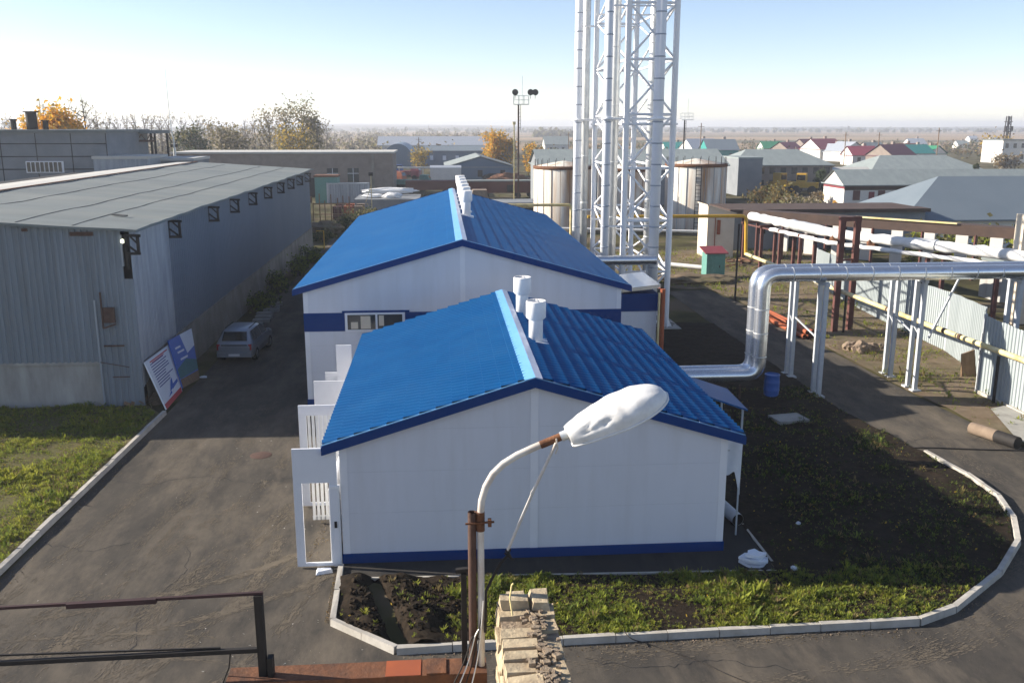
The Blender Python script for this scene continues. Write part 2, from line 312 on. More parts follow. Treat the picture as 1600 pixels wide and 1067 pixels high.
# terrain: yard dirt near, dry fields and dark woodland strips far away
def terrain_mat():
    m = bpy.data.materials.new('terrain'); m.use_nodes = True; t = m.node_tree; N = t.nodes; L = t.links; b = N['Principled BSDF']
    b.inputs['Roughness'].default_value = 1; b.inputs['Specular IOR Level'].default_value = .05
    tc = N.new('ShaderNodeTexCoord'); sx = N.new('ShaderNodeSeparateXYZ'); L.new(tc.outputs['Object'], sx.inputs[0])
    n1 = N.new('ShaderNodeTexNoise'); n1.inputs['Scale'].default_value = .25; n1.inputs['Detail'].default_value = 8; L.new(tc.outputs['Object'], n1.inputs['Vector'])
    r1 = N.new('ShaderNodeValToRGB'); e = r1.color_ramp.elements; e[0].position = .38; e[0].color = (.045, .040, .022, 1); e[1].position = .62; e[1].color = (.135, .105, .072, 1)
    k = e.new(.5); k.color = (.085, .080, .035, 1); L.new(n1.outputs[0], r1.inputs[0])
    mp = N.new('ShaderNodeMapping'); mp.inputs['Scale'].default_value = (.0012, .0055, 1); mp.inputs['Rotation'].default_value = (0, 0, R(6)); L.new(tc.outputs['Object'], mp.inputs[0])
    n2 = N.new('ShaderNodeTexNoise'); n2.inputs['Scale'].default_value = 1.6; n2.inputs['Detail'].default_value = 5; L.new(mp.outputs[0], n2.inputs['Vector'])
    r2 = N.new('ShaderNodeValToRGB'); e = r2.color_ramp.elements; e[0].position = .34; e[0].color = (.10, .095, .055, 1); e[1].position = .70; e[1].color = (.36, .255, .155, 1)
    k = e.new(.46); k.color = (.27, .19, .12, 1); k = e.new(.56); k.color = (.33, .235, .145, 1); L.new(n2.outputs[0], r2.inputs[0])
    mr = N.new('ShaderNodeMapRange'); mr.inputs[1].default_value = 330; mr.inputs[2].default_value = 480; L.new(sx.outputs[1], mr.inputs[0])
    mx = N.new('ShaderNodeMix'); mx.data_type = 'RGBA'; L.new(mr.outputs[0], mx.inputs['Factor']); L.new(r1.outputs[0], mx.inputs['A']); L.new(r2.outputs[0], mx.inputs['B'])
    L.new(mx.outputs['Result'], b.inputs['Base Color']); return m
M['terrain'] = terrain_mat()
g = MB()
def tg(i, j):
    y = -60+(i/70)**2.2*4600; x = (j/60-.5)*2*(220+y*1.05)
    z = -.03-0*y + (max(0, (y-60)/300)*nz(x, y, .006)*.15 if y < 500 else 0)
    return (x, y, min(z, -.03) if y < 140 else z-.05)
g.grid(lambda i, j: tg(j, i), 60, 70, True)   # rows run away from the camera
struct(g, 'ground', 'terrain')
def hill(name, y0, depth, xa, xb, hmax, seed, m, prof=None):
    h = MB(); n = 90
    def P(i, j):
        x = xa+(xb-xa)*i/n; t = j/8; e = math.sin(math.pi*t)**1.2
        k = hmax*(.55+.45*nz(x, 0, .0011, seed)+.16*nz(x, y0, .006, seed+2))*(prof(i/n) if prof else 1)
        return (x, y0+depth*t, -1+max(.3, k)*e)
    h.grid(P, n, 8, True); return struct(h, name, m)
M['hill_woods'] = mat('hill_woods', (.10, .095, .075), 1, col2=(.16, .135, .10), amt=1, scale=.004, stretch=(1, .5, 1), col3=(.25, .19, .12), amt3=.6, scale3=.002, spec=.05)
M['hill_field'] = mat('hill_field', (.24, .18, .12), 1, col2=(.13, .115, .08), amt=1, scale=.003, stretch=(1, .4, 1), spec=.05)
hill('hills', 2250, 700, -2600, 2900, 17, 3, 'hill_woods', lambda u: .75+.55*math.exp(-((u-.50)/.12)**2))
hill('far_hills', 3100, 900, -3600, 4200, 23, 9, 'hill_woods', lambda u: .8+.35*math.exp(-((u-.46)/.08)**2))

# asphalt
poly_sheet([(-60,-12), (60,-12), (60,14), (18.6,17), (18.4,26.8), (17.9,33.3), (17.2,52.6), (16.6,56.5), (13.9,56), (14.0,32), (14.9,26), (14.9,22.5), (10.6,17.0), (-1.0,16.5), (-2.4,17.6), (-2.4,86), (-9.9,86), (-9.9,32.4), (-10.2,14), (-60,14)], .0, 'road', 'asphalt')
poly_sheet([(-2.42,19.45), (7.55,19.1), (7.48,33), (-2.42,33)], .064, 'path', 'asphalt_new')
# left lawn, island, right verge
def h_lawn(x, y): return .05+.06*nz(x, y, .5)+.03*nz(x, y, 2, 1)
LAWN = [(-45,14.2), (-10.32,14.2), (-10.2,20.4), (-10.05,32.3), (-10.8,33.42), (-45,33.42)]
poly_sheet(LAWN, .03, 'ground', 'turf', .5, h_lawn)
KERB = [(-2.45,20.0), (-2.37,17.56), (-1.01,16.38), (2.27,16.48), (9.67,16.65), (10.67,17.09), (12.6,18.6), (13.99,20.1), (14.7,21.4), (15.16,22.83), (15.2,24.5), (15.0,26.5)]
def seg_d(x, y, a, b):
    ax, ay = a; bx, by = b; t = max(0, min(1, ((x-ax)*(bx-ax)+(y-ay)*(by-ay))/((bx-ax)**2+(by-ay)**2))); return math.hypot(x-ax-t*(bx-ax), y-ay-t*(by-ay))
TR = ((-1.62,19.2), (-.95,16.7))
def h_isl(x, y):
    z = .05+.05*nz(x, y, .8)+.03*nz(x, y, 3, 1)
    d = seg_d(x, y, *TR)
    z += -.34*math.exp(-(d/.16)**4)
    if x < .6 and y < 19.4:
        z += .13*math.exp(-((d-.5)/.28)**2)*(1+.7*nz(x, y, 4, 3))
        z += .18*math.exp(-((x+.55)**2+(y-17.5)**2)/.25)*(1+.8*nz(x, y, 5, 5))
        z += .06*nz(x, y, 5, 8)+.018*nz(x, y, 9, 2)
    return z
ISL = [(-2.4,19.4), (-2.32,17.6), (-.98,16.45), (2.27,16.55), (9.65,16.72), (10.62,17.16), (12.54,18.68), (13.9,20.16), (14.6,21.45), (15.05,22.86), (15.1,24.5), (14.9,26.5), (14.2,31), (13.95,46), (12.6,46.5), (7.5,46), (7.52,19.1)]
isl = poly_sheet(ISL, .03, 'ground', 'soil', .11, h_isl)
VERGE = [(18.5,27.0), (17.95,33.4), (17.25,52.6), (16.7,56.4), (11,58), (9,75), (33,75), (26,45), (21.5,34), (20.6,30), (21.2,26)]
def h_verge(x, y): return .03+.05*nz(x, y, .7)+.04*nz(x, y, 2.2, 1)
poly_sheet(VERGE, .02, 'ground', 'dirt', .5, h_verge)
poly_sheet([(18.7,25), (18.55,27.4), (19.6,30.6), (20.5,31), (21.6,27), (21.6,24)], .11, 'pavement', 'concrete')
# kerb stones: separate stones in a row
def kerb_run(pts, label, name='kerb', L=1.0):
    k = MB(); w = .15
    for a, b in zip(pts[:-1], pts[1:]):
        a, b = Vector((*a, 0)), Vector((*b, 0)); d = b-a; n = max(1, round(d.length/L)); d /= n
        s = Vector((d.y, -d.x, 0)).normalized()*w/2
        for i in range(n):
            p = a+d*i; q = p+d*.985; j = [random.uniform(-.012, .012) for _ in range(4)]; zt = .15+random.uniform(-.012, .012)
            c = s*.8
            k.hexa([p-s, q-s, q+s, p+s]+[p-c+Vector((0,0,zt+j[0])), q-c+Vector((0,0,zt+j[1])), q+c+Vector((0,0,zt+j[2])), p+c+Vector((0,0,zt+j[3]))])
    o = k.build(name, 'kerb'); return tag(o, kind='structure')
kerb_run(KERB, 'island')
kerb_run([(-10.28,14), (-10.26,20.4), (-10.1,26.5), (-9.95,32.5)], 'lawn')
thin = MB()
for a, b in (((-2.35,19.42), (7.6,19.07)), ((7.6,19.07), (7.55,24)), ((7.55,24), (7.5,31))): thin.bar((*a, .03), (*b, .03), .06, .11)
struct(thin, 'kerb', 'kerb')

# ------------------------------------------------------------------ grass and weeds
def pip(x, y, poly):
    x = np.asarray(x); y = np.asarray(y); ins = np.zeros(x.shape, bool); n = len(poly); j = n-1
    for i in range(n):
        xi, yi = poly[i][:2]; xj, yj = poly[j][:2]
        ins ^= ((yi > y) != (yj > y)) & (x < (xj-xi)*(y-yi)/(yj-yi+1e-12)+xi); j = i
    return ins
def weeds(name, poly, hf, n, h, z0, keep=None, mats=('grass_a','grass_b','grass_c'), pr=(.45,.4,.15), nb=9, box=None, lo=-.55):
    xs = [p[0] for p in poly]; ys = [p[1] for p in poly]; bx = box or (min(xs), max(xs), min(ys), max(ys))
    X = rng.uniform(bx[0], bx[1], n*3); Y = rng.uniform(bx[2], bx[3], n*3); ok = pip(X, Y, poly)
    nv = np.array([nz(a, b, .55, 4)+.5*nz(a, b, 1.7, 6) for a, b in zip(X, Y)])
    ok &= rng.uniform(lo, .35, n*3) < nv
    if keep is not None: ok &= keep(X, Y)
    X, Y, nv = X[ok][:n], Y[ok][:n], nv[ok][:n]; k = len(X); Zg = np.array([z0+hf(a, b) for a, b in zip(X, Y)])
    H = h*rng.uniform(.35, 1.1, k)*(1+.9*np.clip(nv, -.4, .9))*np.where(rng.uniform(0, 1, k) < .06, 1.8, 1)*(.8+.5*np.array([nz(a, b, 3.1, 9) for a, b in zip(X, Y)]))
    th = rng.uniform(0, 2*np.pi, (k, nb)); ln = rng.uniform(.35, 1.0, (k, nb)); wd = rng.uniform(.05, .13, (k, nb))
    ox = np.cos(th); oy = np.sin(th); lean = rng.uniform(.15, .95, (k, nb)); r0 = rng.uniform(0, .35, (k, nb)); lw = rng.uniform(0, .55, (k, nb))
    Hh = H[:,None]; base = np.stack([X[:,None]+ox*r0*Hh, Y[:,None]+oy*r0*Hh, Zg[:,None]+lw*Hh], -1)
    tip = base+np.stack([ox*lean*ln*Hh, oy*lean*ln*Hh, ln*Hh*np.sqrt(1-.75*lean**2)], -1)
    mid = (base+tip)/2+np.stack([0*th, 0*th, .10*Hh*ln], -1); sd_ = np.stack([-oy*wd*Hh, ox*wd*Hh, 0*th], -1)
    q = np.stack([base, mid+sd_, tip, mid-sd_], 2).reshape(-1, 3)
    mi = np.repeat(rng.choice(len(mats), k, p=pr), nb)
    return tag(fast(name, q, 4, list(mats), mi=mi), kind='stuff')
tag(weeds('lawn_grass', [(-24,16), (-10.4,16), (-10.2,32.2), (-10.9,33.3), (-24,33.3)], h_lawn, 34000, .105, .03, pr=(.6,.30,.10), lo=-.85, box=(-19,-10,19,33.4)), 'tussocky yellow green grass lot beside the grey warehouse front', 'grass')
def keep_strip(X, Y):
    d = np.array([seg_d(a, b, *TR) for a, b in zip(X, Y)])
    m = (X > .3+.35*np.sin(Y*5)) | (rng.uniform(0, 1, len(X)) < .02); return m & (d > .25) & (Y < 19.35-.035*(X+2.3)) & (X < 8+4.5*rng.uniform(0, 1, len(X))**2)
tag(weeds('strip_weeds', ISL, h_isl, 11500, .105, .03, keep_strip, pr=(.46,.40,.14), nb=12, lo=-.75, box=(-2.3,13,16.5,19.4)), 'leafy green weeds in the kerbed strip before the white gable', 'weeds')
tag(weeds('plot_weeds', ISL, h_isl, 13000, .085, .03, lambda X, Y: (X > 7.7) & ((Y < 19.5) | (rng.uniform(0, 1, len(X)) < .45)), mats=('grass_b','weed_shaded','grass_c'), pr=(.24,.64,.12), nb=9, box=(7.6,15.2,16.6,34)), 'sparse low weeds on dark soil right of the front building', 'weeds')
tag(weeds('verge_grass', VERGE, h_verge, 11000, .15, .02, None, pr=(.42,.28,.30), nb=7), 'patchy grass on the dirt verge between road and fence', 'grass')

P_ = []
for _ in range(420):
    x = rng.normal(-3.8, 1.1) if rng.uniform() < .6 else rng.uniform(-9.5, -2.6); y = rng.uniform(16, 31); r_ = rng.uniform(.010, .036)
    a = rng.uniform(0, 6.28, 3); a.sort(); z = .006+rng.uniform(0,.02); P_ += [(x+r_*math.cos(t_), y+r_*math.sin(t_)*.8, z+rng.uniform(-.003,.012)) for t_ in a]
tag(fast('litter', P_, 3, ['kerb','stone','concrete'], mi=rng.integers(0, 3, 420)), 'pale chips and crumbs littering the asphalt by the gates', 'litter', kind='stuff')
def track(p0, p1, p2, n, wd, off=0):
    t_ = rng.uniform(0, 1, n); p0, p1, p2 = (np.array(p) for p in (p0, p1, p2)); q = (1-t_)[:,None]**2*p0+2*(t_*(1-t_))[:,None]*p1+(t_**2)[:,None]*p2
    d = 2*(1-t_)[:,None]*(p1-p0)+2*t_[:,None]*(p2-p1); d /= np.linalg.norm(d, axis=1)[:,None]; nn = np.stack([-d[:,1], d[:,0]], 1); q = q+nn*(off+rng.normal(0, wd, n))[:,None]
    keep_ = np.array([nz(a, b, 1.3, 5)+.6*nz(a, b, 5, 7) for a, b in q]) > rng.uniform(-.5, .5, n); q, d, nn = q[keep_], d[keep_], nn[keep_]
    l = rng.uniform(.012, .06, len(q))[:,None]; b = rng.uniform(.004, .012, len(q))[:,None]; z = np.full((len(q), 1), .0045)+rng.uniform(0, .0012, (len(q),1))
    return np.stack([np.hstack([q-d*l-nn*b, z]), np.hstack([q+d*l-nn*b, z]), np.hstack([q+d*l+nn*b, z]), np.hstack([q-d*l+nn*b, z])], 1).reshape(-1, 3)
T_ = []
for p0, p1, p2, wd in (((-3.2,24),(-4.2,19),(-8.5,14.5),.10), ((-4.2,27),(-5.5,20),(-10,15.6),.12), ((-5.5,31),(-6.0,22),(-7.5,14),.10), ((-3.0,20.5),(-4.5,18.5),(-9.5,17.2),.07), ((-3.4,22),(-3.4,17.5),(-6,14.4),.08), ((-7.2,33),(-7.4,24),(-9.6,16),.12), ((-9.8,17.2),(-5.8,17.9),(-4.2,17.0),.03), ((-9.5,16.6),(-6,17.0),(-3.5,16.0),.03),
                     ((3,15.4),(11,15.5),(15,19.5),.12), ((-1,14.8),(10,14.6),(16.2,21.5),.14), ((15.2,24),(16,35),(15.8,52),.14), ((16.8,24),(17,35),(16.4,52),.14)):
    for o_ in ((-.72,.72) if wd > .04 else (0,)): T_.append(track(p0, p1, p2, 2200 if wd > .04 else 500, wd, o_))
T_ = np.concatenate(T_); tag(fast('tyre_dust', T_, 4, ['dust']), 'pale dusty tyre tracks curving over the asphalt', 'dust', kind='stuff')
K_ = []
for a, b in (((-10.1,14.5),(-9.85,32.3)), ((-.9,16.3),(9.6,16.5)), ((10.7,16.9),(15.2,22.6)), ((-2.55,17.6),(-2.6,20)), ((-3.3,20.5),(-3.0,31))):
    n_ = 700; t_ = rng.uniform(0, 1, n_); x = a[0]+(b[0]-a[0])*t_; y = a[1]+(b[1]-a[1])*t_; d_ = np.abs(rng.normal(0, .16, n_)); dx, dy = b[1]-a[1], a[0]-b[0]; L_ = math.hypot(dx, dy); K_.append(np.stack([x+dx/L_*d_, y+dy/L_*d_, np.full(n_, .012)], 1))
K_ = np.concatenate(K_); tag(fast('kerb_grit', leaves(K_, .016), 4, ['stone','dust','leaf_rusty'], mi=rng.integers(0, 3, len(K_))), 'grit and leaf crumbs gathered along the kerbs', 'grit', kind='stuff')
cr = MB()
for pts in ([(-9.9,26.2),(-8.6,25.7),(-7.1,26.3),(-5.6,25.6),(-4.0,26.0)], [(-6.3,21.5),(-6.0,20.1),(-6.5,18.6),(-6.2,17.1),(-6.6,15.6)], [(-9.9,22.0),(-8.7,21.4),(-7.6,21.9)], [(2.6,15.9),(4.0,15.5),(5.1,15.7),(6.6,15.2)], [(14.8,27.5),(15.9,28.0),(17.0,27.6),(18.2,28.2)]):
    q = []
    for a, b in zip(pts[:-1], pts[1:]):
        for k in range(8): u = k/8; q.append((a[0]+(b[0]-a[0])*u+rng.normal()*.03, a[1]+(b[1]-a[1])*u+rng.normal()*.05, .0042))
    for a, b in zip(q[:-1], q[1:]): d = Vector(b)-Vector(a); e = Vector((-d.y, d.x, 0)).normalized()*rng.uniform(.004,.012); cr.quad(Vector(a)-e, Vector(b)-e, Vector(b)+e, Vector(a)+e)
tag(cr.build('asphalt_cracks', 'dark'), 'thin dark cracks wandering across the asphalt yard', 'cracks', kind='stuff')
cl = MB()
for k in range(900):
    x, y = rng.uniform(-2.1, .7), rng.uniform(16.8, 19.2)
    if not pip(np.array([x]), np.array([y]), ISL)[0] or seg_d(x, y, *TR) < .2: continue
    r_ = abs(rng.normal(0, .016))+.008; q_ = Matrix.Rotation(rng.uniform(0, 6.28), 3, Vector(rng.normal(size=3)).normalized())
    cl.obox(Vector((x, y, .03+h_isl(x, y)+r_*.3)), q_ @ Vector((r_*rng.uniform(.8,1.5),0,0)), q_ @ Vector((0,r_,0)), q_ @ Vector((0,0,r_*rng.uniform(.6,1))))
tag(cl.build('soil_clods', 'soil'), 'dark clods of dug soil on the heaps beside the trench', 'clods', kind='stuff')
P_ = np.stack([rng.uniform(-19,14.5,1500), rng.uniform(16.5,33,1500), np.full(1500,.13)], 1); P_ = P_[(P_[:,0] < -10.5) | pip(P_[:,0], P_[:,1], ISL)]
tag(fast('fallen_leaves', leaves(P_, .035), 4, ['leaf_gold','leaf_rusty'], mi=rng.integers(0, 2, len(P_))), 'small fallen leaves scattered over lawn and soil', 'leaves', kind='stuff')

# ------------------------------------------------------------------ blue-roofed boiler houses
def tile_slope(x0, z0, x1, z1, ya, yb, wave, row, amp, stepd, nper=6):
    # x0,z0 eave -> x1,z1 ridge; ribs run up the slope, rows step down
    L = math.hypot(x1-x0, z1-z0); nrow = max(1, round(L/row)); ux, uz = (x1-x0)/L, (z1-z0)/L; nx, nzv = -uz, ux
    if nzv < 0: nx, nzv = -nx, -nzv
    nu = int((yb-ya)/wave*nper); vs = []; cols = []
    for r in range(nrow): cols += [(r/nrow, stepd), ((r+.985)/nrow, 0)]
    mb = MB()
    prof = [amp*(.5+.5*math.cos(2*math.pi*(i % nper)/nper))**.8 for i in range(nu+1)]
    def P(i, j):
        v, s = cols[i]; h = prof[j]+s+.012
        x = x0+(x1-x0)*v+nx*h; z = z0+(z1-z0)*v+nzv*h
        return (x, ya+(yb-ya)*j/nu, z)
    mb.grid(P, len(cols)-1, nu, False)
    if x0 < x1: pass
    else: mb.f = [f[::-1] for f in mb.f]
    return mb
def gable_house(name, label, xl, xr, ya, yb, eave, ridge, xm, ov, ovy, wave, row, amp=.055, stepd=.05):
    t = thing(name, label, 'building', ((xl+xr)/2, (ya+yb)/2, 0))
    sl = (ridge-eave)/(xm-xl); sr = (ridge-eave)/(xr-xm); P0 = .30
    zf = lambda x: ridge-.03-(abs(x-xm)*(sl if x < xm else sr))
    w_ = MB()     # hollow-looking box with gable
    pl = [(xl,ya,P0), (xr,ya,P0), (xr,ya,zf(xr)), (xm,ya,zf(xm)), (xl,ya,zf(xl))]
    w_.prism(pl, (0, yb-ya, 0)); wall = w_.build('wall', 'white_panel', t)
    p = MB(); p.box(xl-.03, xr+.03, ya-.03, yb+.03, 0, P0); p.build('plinth', 'blue_trim', t)
    tr = MB()
    for x in (xl+.0, xr-.16): tr.box(x-(.008 if x == xl else -.0), x+.16+(.008 if x != xl else 0), ya-.008, ya+.1, P0, zf(x+.08)-.04)
    tr.box(xm-.09, xm+.09, ya-.012, ya+.05, P0, zf(xm)-.05); tr.build('trim_strip', 'white_trim', wall)
    pj = MB()
    for k in range(1, 4):
        z = P0+k*1.0
        if z < ridge-.3:
            hx0 = xl+.17 if z < zf(xl) else xm-(ridge-z)/sl+.1; hx1 = xr-.17 if z < zf(xr) else xm+(ridge-z)/sr-.1
            pj.box(hx0, xm-.095, ya-.003, ya+.02, z-.005, z+.005); pj.box(xm+.095, hx1, ya-.003, ya+.02, z-.005, z+.005)
    pj.build('panel_joint', 'joint_grey', wall)
    for sgn, xe in ((-1, xl-ov), (1, xr+ov)):
        s_ = sl if sgn < 0 else sr; ze = ridge-abs(xe-xm)*s_
        mb = tile_slope(xe, ze, xm, ridge, ya-ovy, yb+ovy, wave, row, amp, stepd); 
        mb.hexa([Vector(q) for q in ((xe,ya-ovy,ze-.05), (xm,ya-ovy,ridge-.05), (xm,yb+ovy,ridge-.05), (xe,yb+ovy,ze-.05), (xe,ya-ovy,ze), (xm,ya-ovy,ridge), (xm,yb+ovy,ridge), (xe,yb+ovy,ze))])
        rf = mb.build('roof', 'blue_roof', t)
        f = MB()   # rake boards and eave board
        for y, y2 in ((ya-ovy-.03, ya-ovy-.004), (yb+ovy+.004, yb+ovy+.03)):
            f.hexa([Vector(q) for q in ((xe,y,ze-.17), (xm,y,ridge-.17), (xm,y2,ridge-.17), (xe,y2,ze-.17), (xe,y,ze+.055), (xm,y,ridge+.055), (xm,y2,ridge+.055), (xe,y2,ze+.055))])
        x2 = xe+sgn*.03
        f.box(min(xe+sgn*.003, x2), max(xe+sgn*.003, x2), ya-ovy-.03, yb+ovy+.03, ze-.17, ze+.02)
        f.build('fascia', 'blue_trim', rf)
        e_ = MB(); e_.bar((xe,ya-ovy-.02,ze+.066), (xm-sgn*-.0,ya-ovy-.02,ridge+.066), .035, .022); e_.build('rake_highlight', 'edge_highlight', rf)  # pale bar painted as a highlight line along the rake top
        c = MB(); wv = .24 if sgn < 0 else .17
        a = Vector((xm, 0, ridge+.085)); b = Vector((xm+sgn*wv, 0, ridge+.085-wv*s_*.9))
        n = 30
        c.grid(lambda i, j: ((a.x, ya-ovy-.05+(yb-ya+2*ovy+.1)*j/n, a.z) if i == 0 else (b.x, ya-ovy-.05+(yb-ya+2*ovy+.1)*j/n, b.z+.004*math.sin(j*9.1)) if i == 1 else (b.x, ya-ovy-.05+(yb-ya+2*ovy+.1)*j/n, b.z-.03)), 2, n)
        if sgn > 0: c.f = [q[::-1] for q in c.f]
        c.build('ridge_cap', 'ridge_film_blue' if sgn < 0 else 'ridge_film_white', rf)
    return t, wall
FB, FBW = gable_house('boiler_house', 'nearer white building with blue tiled gable roof, behind the street lamp', -2.4, 6.6, 20.2, 31.4, 3.06, 4.43, 2.05, .36, .13, .25, .40)
BB, BBW = gable_house('boiler_house', 'farther and larger white building with blue roof and blue wall band', -4.95, 6.5, 33.0, 60.6, 4.42, 6.03, .73, .33, .13, .35, .5, .022, .018)
# blue band and strip window on the larger building
b = MB(); b.box(-4.97, -3.52, 32.985, 33.2, 2.82, 3.49); b.box(-1.36, 6.52, 32.985, 33.2, 2.82, 3.49); b.box(-4.97, -4.6, 33.21, 60, 2.82, 3.49); b.build('band', 'blue_trim', BBW)
b = MB(); b.box(-3.6, -1.2, 32.95, 33.0, 3.49, 3.56); b.build('band', 'blue_trim', BBW)
wn = MB()
for x0, x1, z0, z1 in ((-3.5,-3.42,2.8,3.49), (-1.46,-1.38,2.8,3.49), (-3.42,-1.46,2.8,2.87), (-3.42,-1.46,3.42,3.49), (-2.42,-2.35,2.87,3.42)): wn.box(x0, x1, 32.94, 33.02, z0, z1)
wf = wn.build('window', 'white_trim', BB)
gl = MB(); gl.box(-3.42, -2.42, 32.975, 32.99, 2.87, 3.42); gl.box(-2.35, -1.46, 32.975, 32.99, 2.87, 3.42); gl.build('pane', 'glass', wf)
bl = MB(); bl.box(-3.3, -3.05, 32.968, 32.974, 2.9, 3.15); bl.box(-2.95, -2.6, 32.968, 32.974, 2.9, 3.36); bl.box(-2.3, -2.12, 32.968, 32.974, 3.0, 3.38); bl.build('blind', 'cream_wall', wf)
# roof ventilators
def vent(x, y, z, hh, label, group):
    t = thing('roof_vent', label, 'roof vent', (x, y, z-.12), 0, group)
    m = MB(); m.lathe((x, y, z-.12), [(0,0), (.19,0), (.19, hh*.62)], 20); m.build('stack', 'white_paint', t)
    m = MB(); m.lathe((x, y, z-.12), [(.192, hh*.56), (.27, hh*.62), (.27, hh*.97), (.255, hh*1.0), (.25, hh*.93), (0, hh*.90)], 24); m.build('cowl', 'white_paint', t)
    m = MB(); m.hexa([Vector(q) for q in ((x-.28,y-.28,z-.02), (x+.33,y-.28,z-.14), (x+.33,y+.28,z-.14), (x-.28,y+.28,z-.02), (x-.28,y-.28,z+.05), (x+.33,y-.28,z-.07), (x+.33,y+.28,z-.07), (x-.28,y+.28,z+.05))]); m.build('flashing', 'white_trim', t)
    return t
vent(2.50, 24.4, 4.37, 1.20, 'white roof vent nearer the camera on the front blue roof', 'white roof vents on the front building')
vent(2.44, 28.0, 4.39, 1.25, 'white roof vent farther back on the front blue roof', 'white roof vents on the front building')
ordn = ['nearest', 'second', 'third', 'fourth', 'fifth', 'sixth']
v0 = None
for i in range(6):
    y = 43.5+i*2.7; lab = '%s white vent of the row along the rear blue roof ridge' % ordn[i]
    if v0 is None: v0 = vent(1.18, y, 5.98, 1.25, lab, 'white roof vents on the rear building')
    else: copy_tree(v0, lab, (1.18, y, 5.86))

# open white vent gates along the left wall of the front building
def gate_leaf(label, x0, x1, y, z0, z1, head, legw, slats=None):
    t = thing('vent_gate', label, 'gate', ((x0+x1)/2, y, 0), 0, 'white open gate leaves beside the front building')
    f = MB(); f.box(x0, x0+legw, y, y+.06, z0, z1-head); f.box(x0, x1, y, y+.06, z1-head, z1); f.box(x0+legw, x1-legw, y, y+.06, z0, z0+.08); f.box(x1-legw, x1, y, y+.06, z0, z1-head)
    f.build('frame', 'white_trim', t); q = MB(); q.box(x1-.1,x1-.04,y-.03,y,1.0,1.15); q.build('handle', 'black_steel', t)
    if slats:
        s_ = MB(); sx0, sx1, sz0, sz1 = slats; n = 9
        for i in range(n): xx = sx0+(sx1-sx0)*i/n; s_.box(xx, xx+(sx1-sx0)/n*.62, y+.07, y+.11, sz0, sz1)
        s_.build('louvre', 'white_fabric', t)
    return t
gate_leaf('nearest open white gate leaf with solid head panel and empty lower frame', -3.46, -2.47, 20.12, .05, 2.92, .82, .19)
gate_leaf('middle white gate leaf with vertical louvre slats, behind the nearest one', -3.84, -2.50, 23.7, .05, 2.86, .28, .20, (-3.62,-2.65,1.2,2.6))
gate_leaf('low white gate leaf against the rear building, farthest of the open leaves', -4.05, -2.95, 28.2, .1, 2.28, .9, .4, (-3.6,-3.0,.3,1.4))
lv = thing('louvre_screen', 'white slatted louvre screen standing behind the nearest gate leaf', 'screen', (-3.1, 22.6, 0))
m = MB()
for i in range(8): m.box(-3.42+i*.11, -3.355+i*.11, 22.6, 22.66, .12, 2.0)
m.build('slat', 'white_fabric', lv); m = MB(); m.box(-3.44, -2.5, 22.66, 22.7, 1.95, 2.05); m.box(-3.44, -2.5, 22.66, 22.7, .1, .2); m.build('frame', 'post_paint', lv)
m = MB(); m.box(-2.62, -2.44, 20.14, 20.34, .02, 1.95); m.box(-2.66, -2.42, 20.10, 20.2, 1.95, 2.02); m.box(-2.69,-2.63,20.2,22.4,.05,1.9)
solo(m, 'gate_leaf', 'white_paint', 'narrow white gate leaf seen edge on at the near wall corner', 'gate')
m = MB(); m.box(-3.55, -3.05, 30.2, 30.26, 1.6, 2.95); m.box(-3.95, -2.95, 30.3, 30.36, 1.2, 2.0)
solo(m, 'hoarding', 'white_trim', 'bright white stepped panel standing between the two blue roofed buildings', 'panel')
m = MB(); m.hexa([Vector(q) for q in ((-3.0,19.75,.0), (-2.62,19.85,.0), (-2.66,20.05,.0), (-3.02,19.98,.0), (-2.96,19.79,.07), (-2.66,19.87,.09), (-2.7,20.02,.06), (-2.98,19.95,.09))])
solo(m, 'plastic_sheet', 'film', 'crumpled clear plastic sheet on asphalt under the nearest gate leaf', 'sheet')

# right side of the front building: canopy, hanging sheet, pipe, bag
t = thing('door_canopy', 'small blue door canopy on posts at the right wall of front building', 'canopy', (7.4, 25.0, 0))
m = MB(); m.hexa([Vector(q) for q in ((6.62,24.0,2.95), (8.36,24.0,2.33), (8.42,26.1,2.33), (6.62,26.1,2.95), (6.62,24.0,3.0), (8.36,24.0,2.38), (8.42,26.1,2.38), (6.62,26.1,3.0))]); m.build('roof_sheet', 'blue_roof', t)
m = MB()
for y in (24.1, 26.0): m.bar((8.25,y,0), (8.25,y,2.36), .05)
m.build('post', 'post_paint', t)
t = thing('draped_frame', 'white sheet draped over a thin metal frame at the right wall', 'frame', (7.0, 22.8, 0))
m = MB(); 
for p, q in (((7.2,21.02,0),(7.2,21.02,2.42)), ((7.2,22.7,0),(7.2,22.7,2.42)), ((6.62,21.02,2.3),(7.2,21.02,2.3)), ((7.2,21.02,2.42),(7.2,22.7,2.42))): m.bar(p, q, .035)
m.build('frame', 'post_paint', t)
m = MB()
def dr(i, j):
    u, v = i/14, j/10; x = 6.63+.6*u; y = 20.98-.03*math.sin(u*9+v*2); zt = 2.86-.34*u*u-.05*u; zb = 1.72-.9*max(0, u-.7)*2.0+.06*math.sin(u*11)
    return (x, y, zt+(zb-zt)*v)
m.grid(dr, 14, 10, True); m.grid(lambda i, j: (6.63+.6*i/8, 20.98+1.7*j/8, 2.86-.34*(i/8)**2-.05*i/8+.02*math.sin(j*2.)), 8, 8, True); m.build('sheet', 'film', t)
m = MB(); A = Vector((7.42,21.55,.22)); B = Vector((6.78,24.6,.42)); m.tube([A, B], .16, 20, False); d = (A-B).normalized(); m.tube([A, B], .145, 20, False)
pm = MB(); pm.tube([A, B], .16, 24, False); n0 = len(pm.v)
pm.cur = 1; pm.tube([A+d*.002, A-d*.9], .148, 24, False)
